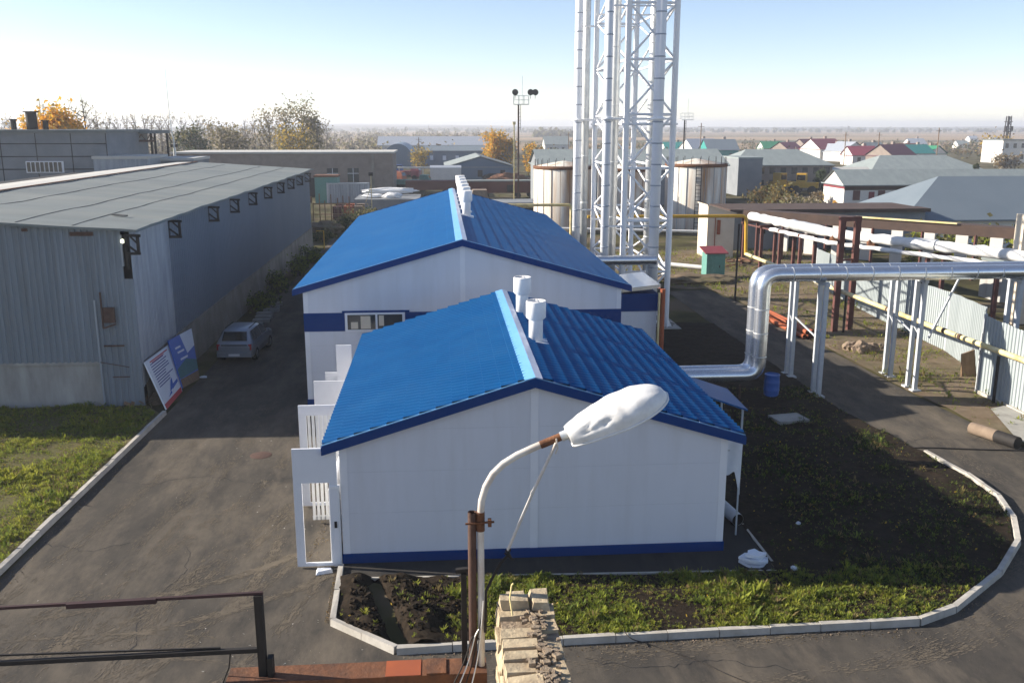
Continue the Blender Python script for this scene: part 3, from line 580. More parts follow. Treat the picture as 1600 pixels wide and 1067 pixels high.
solo(pm, 'duct_pipe', ['post_paint','dark'], 'short grey duct pipe lying at right wall of front building', 'pipe')
def crumple(name, c, sx, sy, sz, m_, label, cat, seed, n=3, base=0.):
    bm = bmesh.new(); bmesh.ops.create_icosphere(bm, subdivisions=n, radius=1)
    for v in bm.verts:
        k = 1+.35*mn.noise(v.co*2.3+Vector((seed,)*3))+.12*mn.noise(v.co*6+Vector((seed,)*3)); v.co *= k
        v.co.x *= sx; v.co.y *= sy; v.co.z = max(v.co.z, -.55)*sz
    zm = min(v.co.z for v in bm.verts)
    me = bpy.data.meshes.new(name)
    for v in bm.verts: v.co.z -= zm
    bm.to_mesh(me); bm.free(); me.materials.append(M[m_]); o = bpy.data.objects.new(name, me); COL.objects.link(o); o.location = (c[0], c[1], c[2]+base); return tag(o, label, cat)
t = thing('foam_sheets', 'white foam sheets in a ragged low stack on the walkway corner', 'stack', (7.12, 19.4, .07))
for i, (dx, dy, s, z) in enumerate(((0,0,.30,0), (.05,.04,.28,.07), (-.05,-.02,.27,.14), (.03,.03,.24,.21))):
    m = MB(); n = 9; poly = [Vector((7.12+dx+s*(1+.25*math.sin(i*3+k*2.1))*math.cos(2*math.pi*k/n), 19.4+dy+s*.7*(1+.2*math.cos(i+k*1.7))*math.sin(2*math.pi*k/n), .075+z+.02*math.sin(k*2+i))) for k in range(n)]
    m.prism(poly, (0,0,.06)); m.build('sheet', 'film', t)
crumple('foam_scrap', (7.95, 19.05, .07), .09, .07, .07, 'film', 'small white foam scrap in the weeds right of the foam stack', 'scrap', 4, 2)
crumple('foam_scrap', G(1247,822).to_tuple()[:2]+(.06,), .06, .05, .05, 'film', 'tiny white scrap on dark soil right of the duct pipe', 'scrap', 6, 2)

# ------------------------------------------------------------------ annex between the buildings and the chimney tower
t = thing('annex', 'small flat roofed annex with silver roof edge beside the rear building', 'building', (7.5, 38, 0))
m = MB(); m.box(6.53, 8.55, 36.0, 39, 0, 2.78); m.build('wall', 'white_panel', t)
m = MB(); m.box(6.53, 8.58, 35.97, 39.03, 2.79, 3.5); m.build('wall_band', 'blue_trim', t)
m = MB(); m.hexa([Vector(q) for q in ((6.53,35.9,3.52), (8.65,35.9,3.72), (8.65,39.2,3.72), (6.53,39.2,3.52), (6.53,35.9,3.66), (8.65,35.9,3.88), (8.65,39.2,3.88), (6.53,39.2,3.66))]); m.build('roof', 'silver_clad', t)
m = MB(); m.tube([(8.72,35.75,0), (8.72,35.75,3.72)], .10, 14); solo(m, 'drain_pipe', 'orange_pipe', 'orange red upright pipe at the annex corner', 'pipe')
m = MB(); m.tube([(8.54,35.6,0), (8.54,35.6,3.6)], .045, 10); solo(m, 'drain_pipe', 'yellow_pale', 'thin yellow upright pipe beside the orange pipe', 'pipe')
m = MB(); m.tube([(7.1,35.4,3.3), (8.35,35.6,3.62)], .045, 8)

# ------------------------------------------------------------------ chimney tower (lattice) and chimneys
TX0, TX1, TY0, TY1, TH = 8.97, 11.27, 45.4, 54.7, 25.0
tw = thing('chimney_tower', 'tall white lattice tower with four legs carrying the chimneys', 'tower', ((TX0+TX1)/2, (TY0+TY1)/2, 0))
lv_ = [0.35+2.55*i for i in range(10)]
for x in (TX0, TX1):
    for y in (TY0, TY1):
        m = MB(); m.tube([(x,y,.05), (x,y,TH)], .145, 14)
        m.box(x-.36, x+.36, y-.36, y+.36, .0, .05)
        for k in range(4):
            a = math.pi/2*k; dx, dy = math.cos(a), math.sin(a); m.prism([(x+dx*.1,y+dy*.1,.05), (x+dx*.34,y+dy*.34,.05), (x+dx*.1,y+dy*.1,.55)], (-dy*.02, dx*.02, 0))
        for z in (10.1, 18.): m.tube([(x,y,z-.05),(x,y,z+.05)], .22, 14)
        m.build('leg', 'white_paint', tw)
def face(pa, pb, z0s, single=False, r=.055, mids=0):
    m = MB(); pa, pb = Vector((*pa, 0)), Vector((*pb, 0)); U = Vector((0,0,1))
    for i, z in enumerate(z0s):
        m.tube([pa+U*z, pb+U*z], r*1.2, 8)
        if abs(z-10.55) < .4: m.tube([pa+U*(z-.45), pb+U*(z-.45)], r*1.2, 8)
        if i < len(z0s)-1:
            z2 = z0s[i+1]
            if single: m.tube([pa+U*z, (pa+pb)/2+U*(z+z2)/2], r, 8); m.tube([(pa+pb)/2+U*(z+z2)/2, pa+U*z2], r, 8); m.tube([pb+U*z, (pa+pb)/2+U*(z+z2)/2], r, 8); m.tube([(pa+pb)/2+U*(z+z2)/2, pb+U*z2], r, 8)
            else: m.tube([pa+U*z, pb+U*z2], r, 8); m.tube([pb+U*z, pa+U*z2], r, 8)
    m.build('bracing', 'white_paint', tw)
face((TX0,TY0), (TX1,TY0), lv_); face((TX0,TY1), (TX1,TY1), lv_); face((TX0,TY0), (TX0,TY1), lv_, True, .05); face((TX1,TY0), (TX1,TY1), lv_, True, .05)
m = MB()
for y in (TY0-.05, TY1-.05, 49):
    for z in (10.35, 15.5, 20.5, 5.2): m.bar((8.0,y,z), (TX1,y,z), .05, .08)
m.build('collar_arm', 'white_paint', tw)
def chimney(x, y, r, top, m_, label, seam=1.0, zs=0.2):
    t = thing('chimney', label, 'chimney', (x, y, 0), 0, 'steel chimneys of the lattice tower')
    m = MB(); m.lathe((x,y,0), [(0,zs), (r,zs), (r,top), (r*.8,top), (r*.8,top-.5), (0,top-.5)], 20); m.build('shaft', m_, t)
    m = MB(); z = zs+seam
    while z < top: m.lathe((x,y,z), [(r+.002,-.03), (r+.014,-.025), (r+.014,.025), (r+.002,.03)], 20); z += seam
    m.build('seam_band', 'seam' if m_ == 'chimney' else 'galv', t)
    m = MB(); m.lathe((x,y,10.35), [(r,-.06), (r+.09,-.06), (r+.09,.06), (r,.06)], 20); m.build('collar', 'white_paint', t)
chimney(8.02, 45.3, .205, 24.5, 'chimney', 'pale blue banded chimney at the left front of the lattice tower')
chimney(8.46, 45.9, .235, 24.2, 'galv', 'mottled bare steel chimney at the left front beside a lattice leg', 2.7)
chimney(7.95, 54.6, .23, 24.5, 'chimney', 'pale banded chimney leftmost of all on the tower far side')
chimney(8.45, 55.0, .22, 24.2, 'galv', 'mottled bare steel chimney on the tower far side at left', 2.7)
chimney(10.42, 45.0, .25, 24.6, 'chimney', 'widest pale blue chimney before the right lattice bay')
chimney(11.1, 49.4, .23, 24.3, 'galv', 'bare steel chimney inside the lattice bay behind the widest one', 1.0)
m = MB(); m.box(7.4, 11.95, 44.8, 56.2, .03, .10); struct(m, 'pavement', 'concrete')
for i, (a, b) in enumerate((((8.0,44.8,3.6), (8.0,45.3,3.9)), )): pass
t = thing('flue_duct', 'silver horizontal flue duct leading to the chimney tower base', 'duct', (9.5, 46, 0))
m = MB(); m.tube([(6.6,44.6,3.62), (10.46,44.6,3.62)], .25, 16); m.build('duct', 'silver_clad', t)
m = MB()
for x in (8.7, 10.0): m.bar((x,44.6,.1), (x,44.6,3.4), .08)
m.build('support', 'post_paint', t)

# ------------------------------------------------------------------ warehouse on the left
WX = -11.0; WY0, WY1 = 33.4, 79.5
wh = thing('warehouse', 'long grey corrugated metal warehouse with flat felt roof at left', 'building', (-15.5, 56, 0))
fz = lambda x: 6.44+(-10.6-x)*.062
m = MB(); m.box(-30, -12.3, WY0+.06, WY0+.3, 0, 1.74); m.box(-30,-12.25, WY0-.02, WY0+.06, 1.66, 1.76); fp = m.build('front_plinth', 'plaster_pale', wh)
m = MB(); m.corr((-30, WY0), (-12.3, WY0), 1.74, 6.9, .21, .035, lambda u: fz(-30+17.7*u)-.02)
m.corr((-12.3, WY0-.01), (WX-.2, WY0-.01), .06, 6.5, .21, .035, lambda u: fz(-12.3+1.1*u)-.02); m.corr((WX-.2, WY0-.015), (WX+.13, WY0-.015), .06, 4.75, .17, .035)
m.build('front_sheeting', 'corr_grey', wh)
m = MB(); m.box(-30, WX, WY0+.31, WY1, 0, 6.3); m.build('wall_core', 'dark', wh)
m = MB(); m.grid(lambda i, j: (WX+.12+.05*nz(0, i*.5, 1.2, 3)+(.05 if j == 0 else 0), WY0+.32+(WY1-WY0-.3)*i/60, [0, .9, 1.7][j]+(.06*nz(i, j, .9) if j == 2 else 0)), 60, 2, False)
m.f = [q for q in m.f]; m.grid(lambda i, j: (WX+.02+.14*i, WY0+.32+(WY1-WY0-.3)*j/60, 1.7), 1, 60); m.build('side_plinth', 'plaster', wh)
m = MB(); m.corr((WX+.03, WY0+4.4), (WX+.03, WY1), 1.68, 6.3, .30, .045, lambda u: 6.36); m.build('side_sheeting', 'corr_blue', wh)
m = MB(); m.corr((WX+.10, WY0-.02), (WX+.10, WY0+4.4), lambda u: .75+1.0*u, 6.4, .16, .03); m.build('side_sheeting', 'corr_light', wh)
m = MB(); m.box(WX-.05,WX+.16,WY0+4.38,WY0+4.46,1.7,6.36); m.box(-12.33,-12.27,WY0-.06,WY0+.05,.1,4.0); m.box(WX-.22,WX-.16,WY0-.055,WY0+.02,5.2,6.3); m.build('corner_trim', 'corr_light', wh)
m = MB(); nxr, nyr = 26, 50
def RF(i, j):
    x = -20+9.4*i/nxr; y = WY0-.22+(WY1-WY0+.5)*j/nyr
    e = .05*nz(x, y, .35, 2)+(.05*nz(y, 0, 1.4, 9) if i == nxr else 0)
    return (x+(.06*nz(y, 3, 1.7, 4) if i == nxr else 0), y, fz(x)+e+.08)
m.grid(RF, nxr, nyr, False); m.grid(lambda i, j: tuple(Vector(RF(i, j))-Vector((0,0,.09))), nxr, nyr, False)
m.grid(lambda i, j: tuple(Vector(RF(i, 0))-Vector((0,0,.09*j))), nxr, 1); m.grid(lambda i, j: tuple(Vector(RF(nxr, i))-Vector((0,0,.10*j))), nyr, 1)
rf = m.build('roof', 'roof_felt', wh)
m = MB(); m.grid(lambda i, j: (-20-[0,1.6,9][i], WY0-.2+(WY1-WY0+.4)*j/10, fz(-20)+.11-[0,.02,.85][i]), 2, 10); m.grid(lambda i, j: (-19.96, WY0-.2+(WY1-WY0+.4)*j/10, fz(-20)+.03+.08*i), 1, 10); m.build('roof', 'roof_pale', wh)
m = MB(); m.box(-20.05,-19.9,WY0,WY1,fz(-20)+.12,fz(-20)+.16); m.build('ridge_strip', 'rust', rf)
m = MB()
for k in (2.5, 5.3, 7.2):
    x = -20+k
    m.tube([(x+.05*nz(y,k,.5), y, fz(x)+.088+.05*nz(x, y, .35, 2)) for y in np.arange(WY0, WY1, 1.5)], .011, 5, False)
m.bar((-12.6,36.9,fz(-12.6)+.14), (-12.0,36.7,fz(-12)+.14), .14, .05); m.build('felt_seam', 'seam_felt', rf)
for i, y in enumerate((33.25, 38.3, 44.9, 49.5, 54.3, 59.2, 63.9, 68.3, 72.6, 77.0)):
    m = MB(); x0, x1, zt, zb = WX+.06, WX+.50, 6.30, 5.66
    if i == 0: x0, x1 = WX+.0, WX+.42
    m.bar((x0,y,zt), (x1+.10,y,zt-.02), .09); m.bar((x1,y,zt), (x1,y,zb), .09); m.bar((x0,y,zb), (x1+.06,y,zb), .09); m.bar((x0,y,zb+.35), (x1,y,zb), .06); m.bar((x0+.18,y,zt-.05), (x1-.03,y,zt-.28), .05)
    m.bar((x0,y,zt),(x0,y,zb-(.55 if i == 0 else 0)),.07)
    m.build('eave_bracket', 'black_steel', wh)
m = MB(); m.bar((-12.05,WY0-.12,4.3), (-12.05,WY0-.12,3.0), .05); m.bar((-12.05,WY0-.12,3.0), (-11.6,WY0-.14,3.15), .05); m.box(-12.0,-11.62,WY0-.16,WY0-.06,3.2,3.75); m.bar((-12.1,WY0-.1,2.35), (-11.4,WY0-.1,2.35), .05)
m.bar((-11.9,WY0-.1,1.2), (-11.3,WY0-.1,1.2), .03); m.bar((-12.3,WY0-.08,1.75), (-11.3,WY0-.08,1.55), .02); m.build('wall_bracket', 'rust_brown', wh)
m = MB(); m.box(-12.9,-12.1,WY0-.06,WY0-.02,6.28,6.42); m.box(-14.5,-14.3,WY0-.06,WY0-.02,6.45,6.55); m.box(-15.6,-15.4,WY0-.06,WY0-.02,6.5,6.6); m.build('eave_stain_board', 'rust_brown', wh)
m = MB(); bmx = bmesh.new(); m.lathe((WX-.10,WY0-.14,6.02), [(0,0), (.06,.02), (.075,.07), (.06,.13), (0,.15)], 12)
M['lamp_lit'] = mat('lit_bulb', (.8,.8,.7), .4)
M['lamp_lit'].node_tree.nodes['Principled BSDF'].inputs['Emission Color'].default_value = (1,1,.75,1); M['lamp_lit'].node_tree.nodes['Principled BSDF'].inputs['Emission Strength'].default_value = 1.6
m.build('lamp', 'lamp_lit', wh)
# bushes and stones along the foot of the warehouse
def shrub(name, label, c, rx, ry, h, n, size, mats, cat='shrub', seed=0, group=None, trunk=True):
    t = thing(name, label, cat, c, 0, group); c = np.array(c)
    k = 7; cs = rng.normal(size=(k,3))*[rx*.4, ry*.4, h*.18]+[0, 0, h*.55]
    pts = np.concatenate([cs[i]+rng.normal(size=(n//k,3))*[rx*.32, ry*.32, h*.2] for i in range(k)]); pts[:,2] = np.abs(pts[:,2])
    fast('foliage', leaves(pts+c, size), 4, mats, t, mi=rng.integers(0, len(mats), len(pts)))
    if trunk:
        m = MB()
        for i in range(k): m.tube([Vector(c), Vector(c)+Vector(cs[i])*.6+Vector((0,0,.05)), Vector(c)+Vector(cs[i])], [.04,.025,.01], 5)
        m.build('stem', 'bark', t)
    return t
for i, (x, y, r, h) in enumerate(((-10.1,52,1.0,.9), (-10.2,58,1.1,1.2), (-9.9,64,1.2,1.3), (-10.1,70.5,1.1,1.1))):
    shrub('shrub', ['first and nearest dark shrub by the warehouse plinth', 'second dark shrub along the warehouse plinth', 'third dark shrub along the warehouse plinth', 'farthest dark shrub by the warehouse plinth'][i], (x,y,0), .8, r, h, 900, .10, ['leaf_green','grass_b'], group='shrubs along the warehouse foot')
t = thing('kerb_stone_pile', 'grey kerb stones laid in a row beyond the parked car', 'stones', (-9.5, 49, 0))
for i in range(9): m = MB(); y = 45.6+i*.95; m.obox((-9.55+.1*math.sin(i*2.3), y, .09), (.42, .05*math.sin(i), 0), (-.03*math.sin(i), .17, 0), (0,0,.085)); m.build('stone', 'concrete', t)

# posters leaning on the warehouse wall
def leaning(name, label, TL, TR, BR, BL, m_, thick=.05):
    t = thing(name, label, 'sign', tuple(BL)); n = (TR-TL).cross(BL-TL).normalized()
    m = MB(); m.hexa([BL-n*0, BR, BR+n*thick, BL+n*thick, TL, TR, TR+n*thick, TL+n*thick]); bo = m.build('board', m_, t)
    def pt(u, v, e=.006): a = TL+(TR-TL)*u; b = BL+(BR-BL)*u; return a+(b-a)*v-n*e
    def patch(name_, rects, mm, e=.006):
        q = MB()
        for r in rects:
            if isinstance(r, tuple): u0, v0, u1, v1 = r; q.quad(pt(u0,v0,e), pt(u0,v1,e), pt(u1,v1,e), pt(u1,v0,e))
            else: q._add([pt(u, v, e) for u, v in r], [tuple(range(len(r)))])
        q.build(name_, mm, bo)
    return t, patch
BL = Vector((-10.02,33.0,.03)); BR = GX(285,611,-9.98); TL = GX(226,566,-10.78); TR = GX(264,538,-10.72)
t, patch = leaning('poster_board', 'white poster board with red foot band leaning on warehouse wall', TL, TR, BR, BL, 'poster_white')
patch('foot_band', [(.0,.90,.97,1.0)], 'poster_red'); random.seed(3)
patch('text_line', [(.12, .10+k*.052, .12+random.uniform(.45,.8), .10+k*.052+.022) for k in range(10)], 'poster_ink')
patch('heading', [(.14,.05,.86,.075), (.2,.085,.7,.10)], 'poster_red')
patch('drawing', [[(.45,.80),(.62,.62),(.70,.60),(.66,.78)], [(.6,.72),(.92,.70),(.92,.76),(.6,.80)], [(.3,.86),(.5,.80),(.52,.85)]], 'poster_blue')
BL = GX(286,606,-9.95); BL.z = max(.05, BL.z); BR = GX(312,592,-9.95); TL = GX(263,532,-10.7); TR = GX(299,513,-10.75)
t, patch = leaning('poster_board', 'blue and white pictorial board leaning behind the white poster', TL, TR, BR, BL, 'poster_blue')
patch('picture_sky', [[(.45,.0),(1,.0),(1,.34),(.62,.42)]], 'poster_white'); patch('picture_ground', [[(.0,.62),(.5,.5),(1,.62),(1,.80),(0,.82)]], 'poster_green'); patch('picture_foot', [(0,.83,1,1)], 'wood')
patch('lettering', [(.15,.2,.38,.24), (.2,.30,.5,.34), (.25,.45,.6,.49)], 'poster_white', .010)
crumple('foam_scrap', G(318,590).to_tuple(), .16, .08, .05, 'film', 'white scrap on the asphalt by the poster boards', 'scrap', 9, 2)
t = thing('rubble_heap', 'low heap of brown rubble at the warehouse corner', 'rubble', (-10.9, 34.3, 0))
for i in range(26): m = MB(); a = Vector((-10.95+rng.normal()*.28, 33.2+abs(rng.normal())*.9, .05+rng.uniform(0,.1))); m.obox(a, Vector(rng.normal(size=3)*.08), Vector(rng.normal(size=3)*.08), Vector(rng.normal(size=3)*.05)); m.build('rubble_piece', ['wood','stone','concrete'][i % 3], t)

# ------------------------------------------------------------------ car
def build_car(label, loc, rz):
    t = thing('parked_car', label, 'car', loc, rz)
    # stations along y (rear = 0): half width, floor z, shoulder z, roof z, roof half width
    st = [(0.0,.70,.42,.80,.80,.62), (.06,.80,.30,.88,.92,.70), (.16,.84,.26,.92,1.02,.72), (.42,.85,.24,.95,1.40,.62), (.62,.855,.24,.96,1.50,.60), (1.4,.86,.24,.95,1.52,.62), (2.1,.86,.24,.94,1.51,.61), (2.45,.86,.24,.93,1.42,.60),
          (3.05,.855,.24,.92,.99,.66), (3.3,.85,.25,.89,.93,.68), (3.9,.82,.27,.80,.84,.66), (4.15,.76,.32,.70,.74,.60), (4.22,.66,.40,.60,.62,.5)]
    m = MB(); R_ = []
    def ring(y, hw, z0, zs, zr, rw):
        h = [(rw*.55,zr+.01), (rw*.9,zr-.02), (rw,zr-.06 if zr-zs > .2 else zr-.01), (hw-.02,zs), (hw,zs-.08), (hw,(z0+zs)/2), (hw-.01,z0+.1), (hw-.08,z0)]
        return [(-x,y,z) for x, z in h[::-1]]+[(x,y,z) for x, z in h]
    vs = [p for s_ in st for p in ring(*s_)]; n = 16
    fs = [(i*n+k, (i+1)*n+k, (i+1)*n+(k+1) % n, i*n+(k+1) % n) for i in range(len(st)-1) for k in range(n)]
    m._add(vs, fs, True); m._add(vs[:n], [tuple(range(n))]); m._add(vs[-n:], [tuple(range(n-1,-1,-1))])
    b = m.build('body', 'car_silver', t, True)
    m = MB(); m.quad((-.58,.235,1.03),(.58,.235,1.03),(.53,.455,1.41),(-.53,.455,1.41)); m.v = [(x, y-.092+(.045 if z > 1.2 else 0), z+.01) for x, y, z in m.v]; m.build('rear_window', 'car_glass', t, True)
    m = MB(); m.quad((.56,2.5,1.40),(-.56,2.5,1.40),(-.65,3.03,1.03),(.65,3.03,1.03)); m.v = [(x, y+.02, z+.02) for x, y, z in m.v]; m.build('windscreen', 'car_glass', t, True)
    for sx in (-1, 1):
        for y0, y1, y0t, y1t in ((.42,1.05,.62,1.05), (1.12,1.82,1.12,1.82), (1.9,2.85,1.9,2.38)):
            q = [(sx*.852,y0,.985), (sx*.848,y1,.985), (sx*.655,y1t,1.42), (sx*.64,y0t,1.41)]
            m = MB(); m.quad(*(q if sx > 0 else q[::-1])); m.v = [(x+sx*.004, y, z) for x, y, z in m.v]; m.build('side_window', 'car_glass', t, True)
        m = MB(); m.box(min(sx*.66,sx*.80), max(sx*.66,sx*.80), .015, .12, .62, .90); m.build('tail_light', 'lens_red', t, True)
        m = MB(); m.hexa([Vector(q) for q in ((sx*.86,2.72,.98), (sx*1.0,2.70,.98), (sx*1.0,2.80,.98), (sx*.86,2.82,.98), (sx*.86,2.72,1.10), (sx*1.0,2.70,1.10), (sx*1.0,2.80,1.10), (sx*.86,2.82,1.10))]); m.build('mirror', 'car_silver', t, True)
        m = MB(); m.bar((sx*.55,.75,1.53), (sx*.55,2.1,1.54), .03); m.build('roof_rail', 'black_steel', t, True)
        for y in (.78, 3.35):
            m = MB(); x0, x1 = sorted((sx*.66, sx*.865)); m.tube([(x0,y,.30), (x1,y,.30)], .30, 24); wl = m.build('wheel', 'tyre', t, True)
            m = MB(); m.tube([(sx*.862,y,.30), (sx*.872,y,.30)], .18, 18); m.build('rim', 'rim', wl, True)
    m = MB(); m.box(-.80,.80,-.05,.10,.30,.52); m.build('bumper', 'car_silver', t, True)
    m = MB(); m.box(-.26,.26,-.056,-.051,.36,.46); m.build('number_plate', 'white_paint', t, True)
    m = MB(); m.box(-.60,.60,.0,.03,.83,.88); m.build('tailgate_trim', 'black_steel', t, True)
    return t
build_car('silver estate car parked in shade by the warehouse wall', (-9.02, 39.75, 0), R(-3.5)).scale = (.93,.93,.93)
m = MB(); m.lathe((-5.74,27.95,.004), [(0,.012), (.30,.012), (.34,.0)], 24); solo(m, 'manhole_cover', 'rust_brown', 'round dark manhole cover in the sunlit asphalt', 'manhole')

# ------------------------------------------------------------------ silver heat pipes with supports
t = thing('heat_pipe', 'pair of silver clad heat pipes rising and crossing over the road', 'pipe', (11.6, 33.3, 0))
for dy, dx, dz in ((0, .06, -.02), (.53, -.04, .02)):
    m = MB(); x = 11.75+dx
    m.tube([(6.7,33+dy,.88), (x,33+dy,.88), (x,33+dy,4.70+dz), (26,33+dy,4.72+dz)], .265, 22, True, .55, 5); p = m.build('pipe_run', 'silver_clad', t)
    m = MB()
    for xx in np.arange(12.8+dx, 26, 1.0): m.tube([(xx-.02,33+dy,4.70+dz), (xx+.02,33+dy,4.70+dz)], .272, 22)
    for zz in np.arange(1.6, 4.2, .9): m.tube([(x,33+dy,zz-.02), (x,33+dy,zz+.02)], .272, 22)
    m.build('joint_band', 'galv', p)
def support(label, x, ys, top, extra=0):
    t = thing('pipe_support', label, 'pipe support', (x, sum(ys)/len(ys), 0), 0, 'pale steel supports under the silver pipes')
    for i, y in enumerate(ys): m = MB(); m.bar((x+.03*(i % 2),y,0), (x+.03*(i % 2),y,top), .15, .15); m.box(x-.15,x+.2,y-.15,y+.15,.03,.09); m.build('post', 'post_paint', t)
    m = MB(); m.bar((x,min(ys)-.15,top+.08), (x,max(ys)+.15,top+.08), .14, .14)
    m.build('crossbeam', 'post_paint', t)
    for a, b in zip(ys[:-1], ys[1:]): m = MB(); m.bar((x,a,top*.52), (x,b,top*.60), .05); m.build('strut', 'post_paint', t)
    if extra: m = MB(); m.bar((x+.1,ys[1],top-.1), (x+extra,ys[1]+.1,top-2.3), .07); m.build('brace', 'post_paint', t)
support('four post pipe support left of the road nearest the pipe elbow', 14.1, (32.75,33.35,35.6,36.15), 4.25)
support('four post pipe support right of the road with sloping brace', 18.15, (33.3,33.9,35.3,35.85), 4.25)
support('ladder like pipe support by the corrugated fence corner', 21.75, (33.0,33.7), 4.25)
m = MB(); m.bar((19.0,34.2,1.9), (20.1,34.4,4.2), .07); solo(m, 'brace_rod', 'post_paint', 'slanting pale brace rod below the silver pipes near the fence', 'brace')
# barrel
m = MB(); pr = [(0,0), (.28,0), (.29,.03), (.27,.06), (.29,.28), (.30,.30), (.29,.32), (.29,.58), (.30,.60), (.29,.62), (.27,.84), (.29,.87), (.28,.90), (.26,.90), (.26,.86), (0,.86)]
m.lathe((12.36,33.0,0), pr, 24); solo(m, 'barrel', 'barrel_blue', 'blue plastic barrel standing below the pipe elbow', 'barrel')
t = thing('valve_post', 'thin dark post under the low run of silver pipe', 'post', (11.0, 32.6, 0)); m = MB(); m.bar((11.0,32.6,0), (11.0,32.6,.62), .06); m.build('post', 'rust_brown', t)
m = MB(); m.obox((11.9,29.95,.12), (.55,.1,0), (-.08,.4,0), (0,0,.06)); solo(m, 'concrete_slab', 'concrete', 'grey concrete slab lying on dark soil before the barrel', 'slab')
# clay pipes and stones by the road
t = thing('pipe_stack', 'stack of red clay coloured pipes lying beside the road', 'pipes', (17.6, 45, 0))
for i, (dx, z) in enumerate(((0,.12), (.26,.12), (.52,.12), (.13,.34), (.39,.34))): m = MB(); m.tube([(17.35+dx,42.4,z), (17.0+dx,47.8,z)], .115, 14, False); m.tube([(17.35+dx,42.4,z), (17.0+dx,47.8,z)], .09, 14, False); m.build('pipe', 'orange_pipe', t)
for i, (px, py, r) in enumerate(((1328,548,.35), (1345,552,.42), (1362,550,.33), (1258,520,.3), (1375,545,.2))):
    p = G(px, py); crumple('boulder', p.to_tuple(), r, r*.8, r*.85, 'stone', ['tan boulder leftmost of the stones behind the pale posts', 'largest tan boulder in the group behind the pale posts', 'tan boulder right of the largest one', 'brown boulder at the end of the clay pipes', 'small tan stone at the right of the boulders'][i], 'boulder', i+2, 3)
m = MB(); A = G(1518,668,.2); B = G(1590,692,.2); dA = (B-A).normalized(); m.tube([A,B], .2, 18, False); m.cur = 1; m.tube([B-dA*.75, B+dA*.01], .206, 18, True); solo(m, 'drain_pipe', ['stone','black_steel'], 'thick tan pipe with black end lying by the road at right edge', 'pipe')
m = MB(); A = G(1513,590,0); m.hexa([Vector(q)+A for q in ((-.35,-.1,0), (.35,0,0), (.35,.06,0), (-.35,-.04,0), (-.30,.15,.95), (.32,.3,1.1), (.32,.36,1.1), (-.30,.21,.95))]); solo(m, 'leaning_board', 'wood', 'brown board leaning against the pale blue fence', 'board')

# ------------------------------------------------------------------ pale blue fence
def fence(label, pts, h0, h1):
    t = thing('fence', label, 'fence', (*pts[0], 0))
    for i, (a, b) in enumerate(zip(pts[:-1], pts[1:])):
        m = MB(); m.corr(a, b, .05, h0, .19, .035, lambda u: (h0+(h1-h0)*(i+u)/(len(pts)-1))+.012*math.sin(u*17+i)); m.build('sheeting', 'fence_blue', t)
        m = MB(); 
        d = Vector((b[0]-a[0], b[1]-a[1], 0)).normalized(); nn = Vector((-d.y, d.x, 0))*.06
        for z in (.5, h0-.4): m.bar(Vector((*a, z))+nn, Vector((*b, z))+nn, .05, .06)
        m.build('rail', 'post_paint', t)
    for p in pts: m = MB(); m.bar((*p, 0), (*p, h0+.05), .09); m.build('post', 'post_paint', t)
    return t
fence('pale blue corrugated fence running along the road at the right edge', [(21.0,22.0), (20.7,26.0), (20.5,30.0), (20.45,32.9)][::-1], 3.05, 2.7)
fence('pale blue corrugated fence beyond the pale posts, running away behind the yellow pipe', [(24.2,58.0), (23.4,51.0), (23.0,45.0), (22.8,39.5), (21.9,35.2), (20.45,32.95)], 2.3, 3.05)
m = MB(); m.box(20.36,20.62,22,32.9,.0,.16); struct(m, 'kerb', 'kerb')
# ------------------------------------------------------------------ yellow gas pipe on dark posts
t = thing('gas_pipe', 'yellow gas pipe stepping down and running along the fence', 'pipe', (18.9, 56, 0))
m = MB(); m.tube([(8.9,56.36,4.62), (18.8,56.36,4.6), (18.9,56.36,2.2)], .105, 12, True, .3); m.build('pipe_run', 'yellow', t)
m = MB(); m.tube([(18.9,56.36,2.25), (19.6,47.2,2.05), (20.0,36.2,2.0), (20.3,30.2,2.0), (20.5,24,2.0)], .105, 12, True, .3); m.build('pipe_run', 'yellow_pale', t)
m = MB()
for y in (50, 45, 41.5, 38, 35.2, 34.9, 32.6, 30.5): x = 19.3+(50-y)*.06; 
for (x, y, h) in ((19.42,50,2.05), (19.75,43.5,2.0), (20.02,36.6,1.92), (20.25,31.5,1.9)): m = MB(); m.bar((x,y,0), (x,y,h-.08), .08); m.build('post', 'black_steel', t)
m = MB(); m.bar((17.15,52.6,0), (17.15,52.6,4.5), .09); m.build('post', 'black_steel', t)
m = MB()
for a in (39.5, 38.9, 36.6, 35.0, 33.9): m.tube([(19.88+(39.5-a)*.035,a,2.02), (19.885+(39.5-a)*.035,a-.14,2.02)], .112, 12)
m.build('flange', 'rust_brown', t)

# ------------------------------------------------------------------ white insulated pipeline on red rack
path = [Vector(p) for p in ((22.8,67.2,3.55), (24.3,55.3,3.55), (26.2,51.5,3.55), (28.0,48,3.55), (30.6,42.5,3.55), (33,37.5,3.55))]
t = thing('insulated_pipeline', 'thick white insulated pipeline with a thinner pipe below, on red posts', 'pipeline', (25, 55, 0))
def wob(pts, off, n=46):
    q = []
    L = [0]
    for a, b in zip(pts[:-1], pts[1:]): L.append(L[-1]+(b-a).length)
    for i in range(n+1):
        s = L[-1]*i/n; k = max(j for j in range(len(L)) if L[j] <= s+1e-6); k = min(k, len(pts)-2); u = (s-L[k])/(L[k+1]-L[k]); p = pts[k].lerp(pts[k+1], u)
        q.append(p+Vector((.03*math.sin(i*1.7), .03*math.cos(i*2.2), .03*math.sin(i*2.9)))+Vector(off))
    return q
P1 = wob(path, (0,0,0)); m = MB(); m.tube(P1, [.30+.035*math.sin(i*2.3) for i in range(len(P1))], 14); m.build('pipe_run', 'insul', t)
